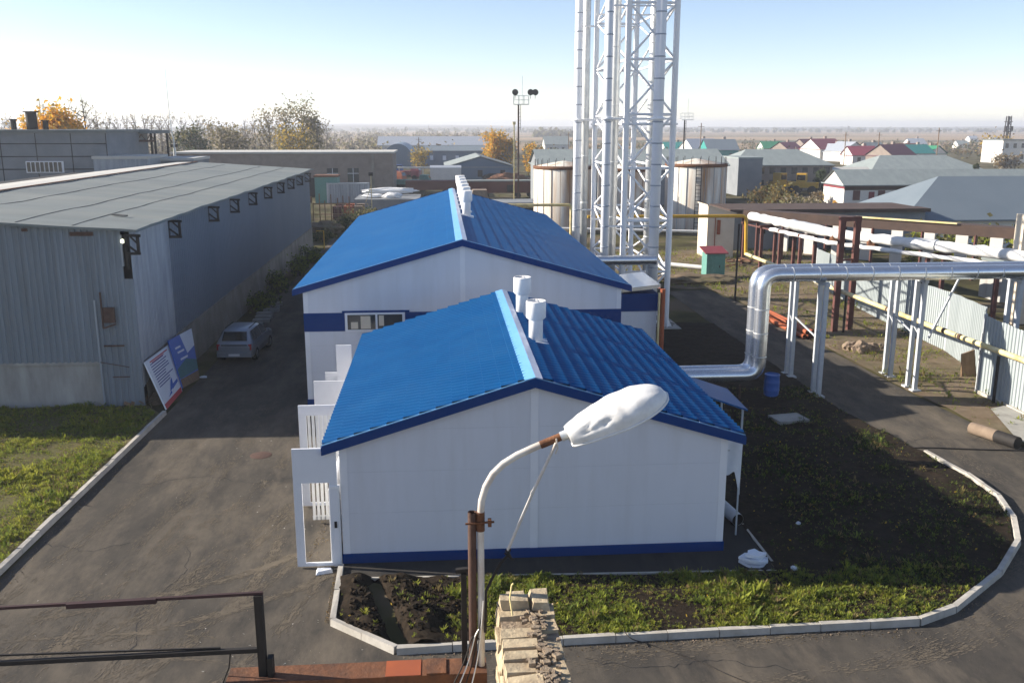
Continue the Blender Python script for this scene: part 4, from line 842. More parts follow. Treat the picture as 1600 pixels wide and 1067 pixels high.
m = MB(); m.tube(P1[9:15], .345, 14); m.tube(P1[25:28], .34, 14); m.build('patch', 'galv', t)
P2 = wob(path, (-.55,-.2,-.50)); m = MB(); m.tube(P2[6:], [.13+.02*math.sin(i*1.9) for i in range(len(P2)-6)], 12); m.build('pipe_run', 'insul', t)
P3 = wob(path, (.75,.3,-.1)); m = MB(); m.tube(P3[4:], .17, 12); m.build('pipe_run', 'insul', t)
for i, k in enumerate((0, 4, 8, 12, 27, 33, 38, 42)):
    p = P1[min(k, len(P1)-1)]; m = MB(); m.bar((p.x-.5,p.y-.1,0), (p.x-.5,p.y-.1,3.1), .2); m.bar((p.x+.6,p.y+.2,0), (p.x+.6,p.y+.2,3.1), .2); m.bar((p.x-.7,p.y-.1,3.08), (p.x+.9,p.y+.2,3.1), .16); m.build('rack_frame', 'red_oxide', t)
m = MB(); m.bar(P1[0]+Vector((-.5,-.1,-.55)), P1[12]+Vector((-.5,-.1,-.55)), .09); m.build('rack_rail', 'red_oxide', t)
m = MB()
for x, y in ((19.45,43.9), (20.3,44.1)): m.bar((x,y,0), (x,y,5.72), .26)
m.bar((19.3,43.9,5.6), (20.45,44.1,5.6), .2); m.bar((19.45,43.9,3.6), (20.3,44.1,3.6), .1)
solo(m, 'portal_frame', 'red_oxide', 'tall red oxide portal frame of twin posts over the pipes', 'frame')
for i, k in enumerate((17, 21)):
    p = P1[k]; crumple('insulation_tatters', (p.x, p.y, p.z-.55), .35, .3, .45, 'rust', ['rusty tattered insulation hanging from the white pipeline, left of two', 'rusty tattered insulation hanging from the white pipeline, right of two'][i], 'insulation', i*3+1, 2)

# long brown canopy behind the pipeline
t = thing('canopy', 'long dark brown shed canopy on posts behind the white pipeline', 'canopy', (30, 62, 0))
ca, cb = Vector((23.6,71.5,0)), Vector((37.5,56.2,0)); d = (cb-ca).normalized(); nb = Vector((d.y, -d.x, 0))
if nb.y < 0: nb = -nb
m = MB(); q = [ca, cb, cb+nb*1.3, ca+nb*1.3]; m.hexa([v+Vector((0,0,3.35+.0*i)) for i, v in enumerate(q)]+[v+Vector((0,0,3.62)) for v in q]); m.build('roof', 'brown_roof', t)
m = MB(); m.bar(ca+Vector((0,0,3.2)), cb+Vector((0,0,3.2)), .12, .55); m.build('fascia', 'brown_roof', t)
for k in range(7): p = ca+(cb-ca)*k/6; m = MB(); m.bar(p, p+Vector((0,0,3)), .16); m.build('post', 'red_oxide', t)
m = MB()
for k in range(9): p = ca+(cb-ca)*(k+.5)/9+nb*4.6; m.obox(p+Vector((0,0,1.4)), d*.42, nb*.1, Vector((0,0,1.4)))
m.build('pier', 'lime', t)
m = MB(); m.bar(ca+Vector((0,0,3.68))+d*9, ca+Vector((0,0,3.68))+d*16, .3, .1); m.build('roof_edge', 'yellow_pale', t)
for k in range(4): p = ca+d*(11.5+2.3*k)+nb*6.5; shrub('shrub', ['leftmost leafy shrub seen under the brown canopy', 'second leafy shrub from left seen under the brown canopy', 'third leafy shrub from left seen under the brown canopy', 'rightmost leafy shrub seen under the brown canopy'][k], tuple(p), 1.1, 1.1, 2.6, 350, .22, ['leaf_olive','grass_a'], group='shrubs under the canopy')
# cream shack, green hut
t = thing('pump_shack', 'cream rendered shack with slanted top beyond the green hut', 'shack', (21.5, 71, 0))
m = MB(); m.prism([(20.35,70,0), (22.45,70,0), (22.45,70,3.45), (20.35,70,4.08)], (0,2.6,0)); m.build('wall', 'cream_wall', t)
m = MB(); m.hexa([Vector(q) for q in ((20.25,69.9,4.11), (22.55,69.9,3.44), (22.55,72.7,3.44), (20.25,72.7,4.11), (20.25,69.9,4.19), (22.55,69.9,3.52), (22.55,72.7,3.52), (20.25,72.7,4.19))]); m.build('roof', 'cream_wall', t)
m = MB(); m.box(21.1,21.35,69.93,70,1.9,3.0); m.bar((20.95,69.95,.4),(20.95,69.95,3.3),.05); m.build('meter_box', 'orange_pipe', t)
m = MB(); m.box(22.46,22.5,70.3,72.4,.2,2.2); m.build('door', 'red_oxide', t)
t = thing('tool_hut', 'small turquoise hut with maroon roof by the dirt path', 'hut', (18.2, 60.8, 0))
m = MB(); m.box(17.6,18.85,60.3,61.5,.05,1.72); m.build('wall', 'green_hut', t)
m = MB(); m.hexa([Vector(q) for q in ((17.45,60.1,1.73), (19.0,60.1,1.73), (19.0,61.7,2.0), (17.45,61.7,2.0), (17.45,60.1,1.80), (19.0,60.1,1.80), (19.0,61.7,2.08), (17.45,61.7,2.08))]); m.build('roof', 'maroon', t)
m = MB(); m.box(17.9,18.55,60.27,60.3,.15,1.55); dd = m.build('door', 'green_hut', t); m = MB(); m.box(18.45,18.5,60.24,60.27,.8,.95); m.build('handle', 'black_steel', dd)
t = thing('scrap_timber', 'scattered rusty scrap timber lying below the cream shack', 'scrap', (22.5, 66.5, 0))
for i in range(14): m = MB(); c = Vector((22.3+rng.normal()*.9, 66.3+rng.normal()*.8, .1+rng.uniform(0,.5))); a = rng.uniform(0,6.28); m.bar(c, c+Vector((math.cos(a)*1.4, math.sin(a)*1.4, rng.uniform(-.1,.2))), .12, .07); m.build('plank', 'wood' if i % 2 else 'rust', t)
crumple('dirt_mound', (16.5,59.5,-.05), 2.6, 1.4, .35, 'dirt', 'low brown dirt mound beyond the end of the road', 'mound', 12, 4)
m = MB(); m.tube([(15.2,66,.35), (19.3,63.5,.22)], .16, 12); solo(m, 'loose_pipe', 'insul', 'white pipe length lying on grass before the storage tanks', 'pipe')
# low grey building behind the rack
t = thing('workshop', 'low grey workshop with dark doors behind the red pipe rack', 'building', (29, 76, 0))
m = MB(); m.box(23.6,40,74.5,80,0,3.1); m.build('wall', 'panel_grey', t); m = MB(); m.box(23.4,40.3,74.2,80.3,3.11,3.4); m.build('roof', 'brown_roof', t)
for x0, x1, z0, z1, nme in ((28.0,29.2,0,2.2,'door'), (31.6,33.4,0,2.3,'door'), (25.9,26.5,1.4,2.1,'window')): m = MB(); m.box(x0,x1,74.44,74.52,z0,z1); m.build(nme, 'dark', t)
m = MB(); m.tube([(9.0,82,1.2), (23,80,1.0)], .12, 10); solo(m, 'loose_pipe', 'insul', 'thin white pipe on low rests before the storage tanks', 'pipe')

# ------------------------------------------------------------------ storage tanks
def tank(label, x, y, r, h, ladder=None):
    t = thing('storage_tank', label, 'tank', (x, y, 0), 0, 'rusty white storage tanks')
    m = MB(); m.lathe((x,y,0), [(r,0), (r,h), (r*.98,h+.05), (0,h+.55)], 48); m.build('shell', 'tank', t)
    m = MB(); m.lathe((x,y,h), [(r+.01,-.22), (r+.07,-.2), (r+.07,.08), (r-.1,.1)], 48); m.build('rim', 'rust', t)
    m = MB()
    for k in range(22):
        a = 2*math.pi*k/22; px_, py_ = x+(r-.1)*math.cos(a), y+(r-.1)*math.sin(a); m.bar((px_,py_,h), (px_,py_,h+.7), .04)
    m.build('railing', 'black_steel', t)
    m = MB()
    for k in range(9): a = -math.pi/2+(k-4)*.30+.05; m.bar((x+(r+.012)*math.cos(a), y+(r+.012)*math.sin(a), .2), (x+(r+.012)*math.cos(a), y+(r+.012)*math.sin(a), h-.2), .06, .03)
    m.build('seam_strip', 'rust' if ladder is None else 'seam', t)
    if ladder is not None:
        a = ladder; m = MB(); tn = Vector((-math.sin(a), math.cos(a), 0))*.25; c = Vector((x+(r+.2)*math.cos(a), y+(r+.2)*math.sin(a), 0))
        for s_ in (-1, 1): m.bar(c+tn*s_, c+tn*s_+Vector((0,0,h)), .06)
        for k in range(18): m.bar(c-tn+Vector((0,0,.3+k*.35)), c+tn+Vector((0,0,.3+k*.35)), .04)
        m.build('ladder', 'black_steel', t)
tank('rust streaked white storage tank left of the lattice tower', 12.0, 91, 2.95, 6.2)
tank('white storage tank with a ladder right of the lattice tower', 24.9, 90.5, 2.95, 6.4, -1.75)
tank('grey storage tank half hidden behind the lattice tower', 18.6, 93, 2.9, 5.9)
m = MB(); m.tube([(5.5,80,3.4), (11.2,80,3.4), (11.2,80,.3)], .13, 10, True, .3); solo(m, 'fuel_pipe', 'yellow_pale', 'dull yellow pipe bending down before the left storage tank', 'pipe')

# ------------------------------------------------------------------ generic buildings behind
def house(name, label, x, y, w_, d_, h, rh, wall, roof, rz=0, hip=0., axis='x', win=0, group=None, winmat='glass', ov=.3, rows=1, cat='house', z0=0.):
    t = thing(name, label, cat, (x, y, z0), rz, group)
    a, b = w_/2, d_/2
    m = MB()
    if axis == 'x': m.box(-a,a,-b,b,0,h)
    else: m.prism([(-a,-b,0), (a,-b,0), (a,-b,h), (0,-b,h+rh*.97), (-a,-b,h)], (0,d_,0))
    if axis == 'x' and not hip and rh: m.prism([(-a,-b,h), (-a,b,h), (-a,0,h+rh*.97)][::-1], (w_,0,0))
    m.build('wall', wall, t, True)
    A, B = a+ov, b+ov; m = MB(); e = .12
    if rh == 0: m.box(-A,A,-B,B,h+.002,h+.25)
    else:
        if axis == 'x':
            hx = A-hip
            top = [(-hx,0,h+rh), (hx,0,h+rh)]; bot = [(-A,-B,h-.02), (A,-B,h-.02), (A,B,h-.02), (-A,B,h-.02)]
        else:
            hy = B-hip
            top = [(0,-hy,h+rh), (0,hy,h+rh)]; bot = [(-A,-B,h-.02), (A,-B,h-.02), (A,B,h-.02), (-A,B,h-.02)]
        V = bot+[(p[0],p[1],p[2]+e) for p in bot]+[(p[0],p[1],p[2]+e) for p in top]
        if axis == 'x': F = [(4,5,9,8), (6,7,8,9), (5,6,9), (7,4,8), (0,1,5,4), (1,2,6,5), (2,3,7,6), (3,0,4,7)]
        else: F = [(4,5,8), (5,6,9,8), (6,7,9), (7,4,8,9), (0,1,5,4), (1,2,6,5), (2,3,7,6), (3,0,4,7)]
        if not hip:   # open gable ends so that the wall shows
            F = [f for f in F if len(f) == 4]
        m._add(V, F); 
        if not hip:
            m._add([(p[0],p[1],p[2]-.005) for p in V], [f[::-1] for f in F[:2]])
    rfo = m.build('roof', roof, t, True)
    if cat == 'house' and rh and w_ < 12: m = MB(); m.box(a*.35,a*.35+.7,b*.2,b*.2+.7,h+rh*.3,h+rh+.8); m.build('chimney', 'brick_grey', rfo, True)
    for r_ in range(rows):
        for i in range(win):
            xx = -a+(i+.5)*w_/win; zz = h*(r_+.35)/rows; m = MB(); m.box(xx-.45,xx+.45,-b-.06,-b+.02,zz,zz+min(1.2, h/rows*.5)); m.build('window', winmat, t, True)
    return t
# left background
house('factory_hall', 'grey panel clad factory hall with flat roof at the far left', -47.3, 92, 36, 12, 9.45, 0, 'panel_grey', 'roof_felt', cat='building', ov=.2)
hall = [o for o in bpy.data.objects if o.name.startswith('factory_hall')][0]
m = MB()
for x in np.arange(-18,18.1,3): m.box(x-.03,x+.03,-6.03,-6.0,5,9.4)
for z in (6.3,7.4,8.5): m.box(-18,18,-6.03,-6.0,z-.04,z+.04)
m.build('panel_joint', 'dark', hall, True)
for x in (7.0, 12.6): 
    m = MB(); m.box(x-1.6,x+1.6,-6.12,-6.02,6.0,7.0); f = m.build('window', 'white_trim', hall, True)
    m = MB()
    for k in range(8): m.box(x-1.5+k*.38,x-1.5+k*.38+.28,-6.15,-6.12,6.08,6.92)
    m.build('pane', 'glass', f, True)
for i, (px, y0, y1, w_) in enumerate(((22,203,188,.5), (51,203,176,.95), (72,203,190,.5))):
    a = GY(px, y0, 90); b = GY(px, y1, 90); m = MB(); m.tube([(a.x,90,9.5), (a.x,90,b.z)], w_/2, 12); m.tube([(a.x,90,b.z), (a.x,90,b.z+.1)], w_*.7, 12)
    solo(m, 'roof_flue', 'black_steel', ['thin dark flue at the left end of factory hall roof', 'thick capped dark flue among the yellow trees', 'thin dark flue right of the thick one on factory hall roof'][i], 'flue')
t = thing('open_canopy', 'open steel canopy frame beside the grey factory hall', 'canopy', (-30, 97, 0))
m = MB(); m.box(-33.2,-27.6,95,100,9.3,9.62); m.build('roof', 'roof_felt', t)
for i, x in enumerate((-33,-31.2,-29.4,-27.8)): m = MB(); m.bar((x,95.3,0), (x,95.3,9.3), .18); m.bar((x,99.5,0), (x,99.5,9.3), .18); m.build('column', 'black_steel', t)
m = MB(); 
for z in (7.0, 8.6): m.bar((-33,95.3,z), (-27.8,95.3,z), .2); 
for k in range(6): x = -33+k*.87; m.bar((x,95.3,8.6), (x+.43,95.3,9.2), .07); m.bar((x+.43,95.3,9.2), (x+.87,95.3,8.6), .07)
m.build('truss', 'rust_brown', t)
house('metal_shed', 'grey sheet metal shed with pale roof before the open canopy', -27.9, 88, 4.6, 6, 7.2, 0, 'corr_light', 'roof_pale', cat='shed', ov=.1)
house('metal_shed', 'small grey metal shed right of the larger pale roofed shed', -24.4, 92, 3.4, 6, 6.9, 0, 'panel_grey', 'roof_pale', cat='shed', ov=.1)
t = thing('antenna_mast', 'slim steel mast with forked lamp bracket above the warehouse roof', 'mast', (-27.3, 100, 0))
m = MB(); m.tube([(-27.3,100,0), (-27.3,100,8.3)], .14, 8); m.tube([(-27.3,100,8.3), (-27.5,100,10), (-27.6,100,15.6)], [.07,.05,.02], 6); m.build('pole', 'galv', t)
m = MB()
for s_ in (-1,1): m.bar((-27.3+s_*.1,100,8.2), (-27.3+s_*.75,100,9.5), .07)
m.box(-27.65,-26.95,99.9,100.1,7.9,8.2); m.build('bracket', 'black_steel', t)
hb = house('brick_hall', 'long weathered brick hall behind the warehouse', -22.8, 146, 31.6, 12, 6.1, 0, 'brick_grey', 'roof_pale', cat='building', ov=.25)
for x in (7.0, 10.0): m = MB(); m.box(x-.8,x+.8,-6.1,-5.98,2.0,4.0); f = m.build('window', 'glass', hb, True); m = MB(); m.box(x-.04,x+.04,-6.12,-6.1,2.0,4.0); m.box(x-.8,x+.8,-6.12,-6.1,3.2,3.28); m.build('sash', 'white_trim', f, True)
m = MB(); m.box(3.2,4.8,-6.1,-5.98,0,2.6); m.build('door', 'dark', hb, True)
m = MB(); m.box(12.6,13.1,-6.15,-6.0,0,6.0); m.box(-15.8,-15.4,-6.15,-6.0,0,6.0); m.build('pilaster', 'plaster', hb, True)
# stuff yard between warehouse and the rear building
t = house('metal_shed', 'greenish metal shed just past the warehouse far end', -15.2, 128, 3.0, 3, 3.4, 0, 'green_hut', 'rust', cat='shed', ov=.1)
m = thing('container', 'pale grey shipping container in the yard past the warehouse', 'container', (-12.2, 127, 0))
q = MB(); q.corr((-15.0,125.8), (-9.6,125.8), .1, 2.6, .3, .05); q.box(-15.0,-9.6,125.85,128.2,.1,2.6); q.build('body', 'corr_light', m)
q = MB()
for x in (-15.0,-12.3,-9.6): q.box(x-.08,x+.08,125.68,125.76,.05,2.7)
q.box(-15.0,-9.6,125.68,125.76,2.52,2.68); q.build('frame', 'post_paint', m)
yd = [('white tarpaulin long roll on a low grey platform left of blue roof', (-6.6,122,1.6), 3.4,.7,.45), ('white crumpled tarpaulin nearer end of the low platform', (-8.4,118,1.3), 1.4,.6,.35), ('white tarpaulin bundle right end of the low platform', (-6.0,117,1.3), 1.2,.6,.45)]
for i, (lb, c, a, b_, h) in enumerate(yd): crumple('tarpaulin', c, a, b_, h, 'white_fabric', lb, 'tarpaulin', i*5+1, 3)
m = MB(); m.box(-10.6,-2.6,115.5,124,.0,1.28); solo(m, 'loading_platform', 'panel_grey', 'low grey concrete loading platform left of the rear blue roof', 'platform')
for i in range(6):
    x, y = -11.4+(i % 3)*1.15, 104+(i//3)*3.2; t = thing('brick_pallet', ['red brick pallet at the front left of the yard stack', 'red brick pallet at the front middle of the yard stack', 'red brick pallet at the front right of the yard stack', 'red brick pallet at the back left of the yard stack', 'red brick pallet at the back middle of the yard stack', 'red brick pallet at the back right of the yard stack'][i], 'pallet', (x,y,0), 0, 'brick pallets in the yard')
    m = MB(); m.box(x-.5,x+.5,y-.5,y+.5,0,.14); m.build('pallet', 'wood', t)
    m = MB()
    for k in range(5):
        for j in range(4): m.box(x-.46+j*.235,x-.46+j*.235+.22,y-.46,y+.46,.15+k*.26,.15+k*.26+.24)
    m.build('bricks', ['red_oxide','orange_pipe','stone'][i % 3], t)
t = thing('timber_rack', 'pale timber rack of upright posts in the yard past the warehouse', 'rack', (-11.5, 98, 0))
for i in range(7): x = -13.2+i*.62; m = MB(); m.bar((x,98+.4*math.sin(i*2),0), (x,98+.4*math.sin(i*2),2.3+.9*abs(math.sin(i*1.7))), .09); m.build('post', 'wood', t)
m = MB(); m.bar((-13.2,98,1.1), (-9.4,98,1.1), .08); m.bar((-13.2,98,2.2), (-9.4,98,2.2), .08); m.build('rail', 'wood', t)
crumple('sand_heap', (-11.3,91,-.05), 1.6, 2.4, .7, 'dirt', 'tan heap of sand below the timber rack', 'heap', 8, 4)
for i, (x, y, r_, h) in enumerate(((-9.2,93,1.3,1.3), (-8.2,100,1.5,1.5), (-10.6,84.5,.8,.7))): shrub('shrub', ['dark shrub by the tan sand heap', 'dark shrub behind the left edge of the rear blue roof', 'low weedy shrub at the warehouse far corner'][i], (x,y,0), r_, r_, h, 600, .14, ['leaf_green','leaf_olive'])
m = MB(); m.tube([(-9.75,78,0), (-9.75,78,1.55), (-10.35,78,1.55)], .05, 8); solo(m, 'gas_riser', 'yellow', 'thin yellow gas riser left of the rear blue roof', 'pipe')
t = thing('lamp_pole', 'thin pole with white floodlight beside the yard container', 'lamp', (-8.0, 112, 0)); m = MB(); m.bar((-8.2,112,0), (-8.2,112,4.3), .09); m.bar((-8.9,112,1.2), (-8.2,112,3.2), .06); m.build('pole', 'yellow_pale', t); m = MB(); m.box(-8.45,-7.95,111.8,112.1,4.3,4.7); m.build('lamp_head', 'black_steel', t)
m = MB(); m.box(-12.9,-12.2,90,90.05,2.9,3.5); m.bar((-12.55,90.05,0), (-12.55,90.05,3), .07); solo(m, 'notice_board', 'wood', 'small tan notice board on a post at the warehouse far corner', 'sign')

# centre background
t = thing('arched_hangar', 'grey arched hangar right of the long brick hall', 'hangar', (-10, 232, 0))
m = MB(); n = 20; R0 = 4.2
ar = [(-10.2+R0*math.cos(math.pi*k/n), 5.9*math.sin(math.pi*k/n)) for k in range(n+1)]
m.grid(lambda i, j: (ar[i][0], 230+30*j, max(0, ar[i][1])), n, 1, True); m.build('shell', 'hangar', t)
m = MB(); m._add([(x,230.02,max(0,z)) for x, z in ar], [tuple(range(n+1))]); m.build('end_wall', 'far_blue', t)
house('long_shed', 'long white roofed shed beyond the arched hangar', -2, 300, 34, 12, 4.2, 2.6, 'lime', 'roof_silver', win=6, cat='shed')
house('long_shed', 'long blue walled shed with pale roof before the woods', 4.5, 255, 17, 10, 3.6, 1.2, 'far_blue', 'slate_blue', win=5, winmat='white_trim', cat='shed')
house('dark_warehouse', 'dark blue grey low gabled warehouse behind the scrap yard', 7.3, 185, 12.6, 22, 2.6, 1.9, 'far_blue', 'slate', axis='y', win=3, cat='building', winmat='dark')
house('white_trailer', 'white box trailer in the scrap yard', .9, 165, 5.4, 2.5, 2.4, .35, 'lime', 'roof_silver', cat='trailer', ov=.02, z0=.5)
def truck(label, x, y, rz, cabm, boxm, L=5.5):
    t = thing('truck', label, 'truck', (x,y,0), rz, 'trucks in the scrap yard')
    m = MB(); m.prism([(-.95,-1,.7), (.95,-1,.7), (.95,.6,.7), (.8,.6,.7)][:3]+[(-.95,.6,.7)], (0,0,1.1)); m.prism([(-.95,-.9,1.8), (.95,-.9,1.8), (.85,.55,2.5), (-.85,.55,2.5)], (0,.02,0)) if False else m.hexa([Vector(q) for q in ((-.95,-1,1.8), (.95,-1,1.8), (.95,.6,1.8), (-.95,.6,1.8), (-.85,-.7,2.5), (.85,-.7,2.5), (.85,.55,2.5), (-.85,.55,2.5))]); m.build('cab', cabm, t, True)
    m = MB(); m.quad((-.8,-.99,1.85), (.8,-.99,1.85), (.75,-.75,2.4), (-.75,-.75,2.4)); m.v = [(a, b-.02, c) for a, b, c in m.v]; m.build('windscreen', 'car_glass', t, True)
    m = MB(); m.box(-1.05,1.05,.8,L,1.0,1.75); m.build('cargo_bed', boxm, t, True)
    m = MB(); m.box(-.4,.4,-.8,L,.6,.98); m.build('chassis', 'black_steel', t, True)
    for sx in (-1,1):
        for yy in (-.1, L-1.5, L-.5): m = MB(); m.tube([(sx*.7,yy,.48), (sx*1.0,yy,.48)], .48, 16); m.build('wheel', 'tyre', t, True)
    return t
truck('blue cab truck at the left edge of scrap yard by the hangar', -8.6, 190, R(20), 'barrel_blue', 'panel_grey')
truck('red truck in the scrap yard left of the white trailer', -4.8, 180, R(75), 'roof_crimson', 'maroon')
truck('green truck in front of the white trailer', -2.6, 150, R(80), 'green_hut', 'green_hut')
truck('brown truck bed beside the arched hangar', -7.0, 160, R(70), 'orange_pipe', 'rust')
m = MB(); m.box(-7.8,1.2,172,174,2.5,2.75); m.box(-7.6,-7.4,172.1,173.9,0,2.5); m.box(.9,1.1,172.1,173.9,0,2.5); m.box(-3.3,-3.1,172.1,173.9,0,2.5); solo(m, 'carport', 'roof_pale', 'pale flat carport over the scrap yard trucks', 'carport')
for i, (px, py, r_, h, mm) in enumerate(((737,283,2.4,1.6,'rust_brown'), (795,290,3.6,1.3,'rust'), (770,284,2.0,1.0,'black_steel'), (655,292,2.0,.8,'stone'))):
    c = G(px, py); crumple('scrap_heap', c.to_tuple(), r_, 1.6, h, mm, ['dark tall scrap heap before the dark warehouse', 'rust red scrap heap behind the maroon wagons', 'black low scrap heap between two larger heaps', 'low brown scrap heap left of the white trailer'][i], 'scrap heap', i+20, 4)
t = thing('freight_wagon', 'long maroon freight wagon behind the rear blue roof', 'wagon', (9, 134, 0))
m = MB(); m.box(3.6,13.7,133,135.8,.75,2.35); m.build('body', 'wagon_red', t); m = MB(); m.box(3.5,13.8,132.9,135.9,2.36,2.5); m.build('roof', 'roof_felt', t)
m = MB()
for x in np.arange(3.7,13.7,.9): m.box(x,x+.08,132.93,133,.75,2.35)
m.build('rib', 'red_oxide', t); m = MB(); m.box(9.4,10.3,132.9,133,.9,1.9); m.build('door', 'dark', t)
for x in (4.6,6.4,11.0,12.8): m = MB(); m.tube([(x,133.1,.4), (x,133.25,.4)], .4, 14); m.tube([(x,135.4,.4), (x,135.55,.4)], .4, 14); m.build('wheel', 'black_steel', t)
t = thing('freight_wagon', 'shorter dark maroon wagon left of the vent row', 'wagon', (-1, 140, 0)); m = MB(); m.box(-5.2,3.0,140,142.6,.75,2.1); m.build('body', 'wagon_red', t)
for x in (-4.4,-2.8,.6,2.2): m = MB(); m.tube([(x,140.1,.4), (x,140.25,.4)], .4, 14); m.build('wheel', 'black_steel', t)
m = MB(); m.box(4.8,9.5,112,113,.0,.9); m.box(4.6,12,112,118,.9,1.05); solo(m, 'loading_ramp', 'panel_grey', 'grey low ramp between the vent row and the left tank', 'ramp')
m = MB(); m.prism([(3.6,122,0), (6.4,122,0), (6.0,122,1.9), (4.2,122,1.9)], (0,2.5,0)); solo(m, 'cargo_sack', 'stone', 'tan covered load right of the vent row', 'load')
house('long_shed', 'long grey glazed shed behind the storage tanks', 24.9, 126, 24.5, 12, 5.0, 1.9, 'panel_grey', 'slate', win=12, winmat='hangar', cat='building')
house('grey_block', 'tall narrow grey block right of the ladder tank', 45.4, 139.5, 3.6, 8, 5.3, 0, 'panel_grey', 'slate', cat='building', ov=.05)
hp = house('hip_roof_block', 'long two storey block with grey hipped roof behind the yellow loaders', 54.3, 152, 16, 12, 3.9, 2.3, 'brick_grey', 'slate', hip=4.0, win=9, rows=2, cat='building')
def loader(label, x, y, rz):
    t = thing('loader', label, 'loader', (x,y,0), rz, 'yellow loaders before the hipped block')
    m = MB(); m.box(-1.0,1.0,-2.2,1.4,1.0,1.8); m.build('body', 'yellow', t, True)
    m = MB(); m.box(-.75,.75,-.4,1.0,1.8,3.1); c = m.build('cab', 'yellow', t, True); m = MB(); m.box(-.78,.78,-.3,.9,2.1,2.9); m.build('window', 'car_glass', c, True)
    m = MB(); m.bar((-.6,1.2,1.5), (-.6,3.2,.9), .2); m.bar((.6,1.2,1.5), (.6,3.2,.9), .2); m.prism([(-1.2,3.1,.4), (-1.2,4.0,.3), (-1.2,3.4,1.3)], (2.4,0,0)); m.build('bucket', 'yellow', t, True)
    for sx in (-1,1):
        for yy in (-1.4,.9): m = MB(); m.tube([(sx*.75,yy,.65), (sx*1.2,yy,.65)], .65, 16); m.build('wheel', 'tyre', t, True)
loader('yellow wheel loader at left before the hipped block', 51.8, 140, R(120)); loader('yellow wheel loader at right before the hipped block', 54.6, 138, R(60))
for i, (px, py, r_, h, mm) in enumerate(((1195,322,2.2,2.4,['leaf_rusty','leaf_olive']), (1225,326,2.0,1.6,['leaf_olive','leaf_rusty']), (1245,328,2.0,1.4,['leaf_dun','leaf_olive']), (1213,321,1.8,2.0,['leaf_olive','leaf_gold']))):
    c = G(px, py); shrub('shrub', ['rust coloured round shrub right of the ladder tank', 'olive shrub in the middle of the shrub row before the loaders', 'dun shrub at the right end of the shrub row', 'gold tinged shrub behind the olive one'][i], c.to_tuple(), r_, r_, h, 700, .25, mm)
lg = house('long_house', 'long white walled house with white gable end and grey roof', 64.8, 117, 29, 6.4, 2.75, 1.75, 'lime', 'slate', win=9, winmat='red_oxide', cat='house')
m = MB(); m.box(-14.5,14.5,-3.24,-3.2,2.2,2.7); m.build('eave_band', 'brown_roof', lg, True)
m = MB(); m.box(-14.53,-14.5,-3.2,3.2,2.35,2.65); m.build('eave_band', 'maroon', lg, True)
m = MB(); m.box(-11.3,-10.6,-3.3,-3.2,.2,2.0); m.build('door', 'maroon', lg, True)
house('low_wall_shed', 'low white shed with tilted roof behind the long white house', 66.8, 152, 7.4, 4, 2.6, .7, 'lime', 'roof_pale', cat='shed')
house('hip_roof_hall', 'wide grey hipped roof hall behind the long white house', 81.5, 158, 21, 14, 2.3, 2.7, 'brick_grey', 'slate', hip=5.0, win=6, cat='building')
house('big_hip_hall', 'big blue grey hipped roof hall at the right edge', 50.6, 80.5, 24, 11, 2.3, 3.25, 'lime', 'slate_blue', hip=6.0, win=6, cat='building', ov=.5)
m = MB(); pp = GY(1589, 440, 45); m.box(pp.x,pp.x+.75,45.0,45.7,0,GY(1589,336,45).z); solo(m, 'gate_pillar', 'cream_wall', 'cream pillar at the right edge beside the brown canopy', 'pillar')
t = house('garage', 'small pinkish garage with open dark door beyond the pipeline', 33.2, 52.0, 1.7, 2.2, 2.2, 0, 'plaster_pale', 'roof_felt', cat='garage', ov=.05); m = MB(); m.box(-.2,.75,-1.13,-1.08,.1,1.9); m.build('door', 'dark', t, True)
house('apartment_block', 'pale apartment block at right, left of the telecom tower', 158, 255, 7, 10, 6.2, 0, 'lime', 'roof_felt', win=3, rows=2, cat='building')
house('apartment_block', 'wider pale apartment block at the right edge of view', 172, 250, 11, 12, 7.4, 0, 'lime', 'roof_pale', win=4, rows=3, cat='building')
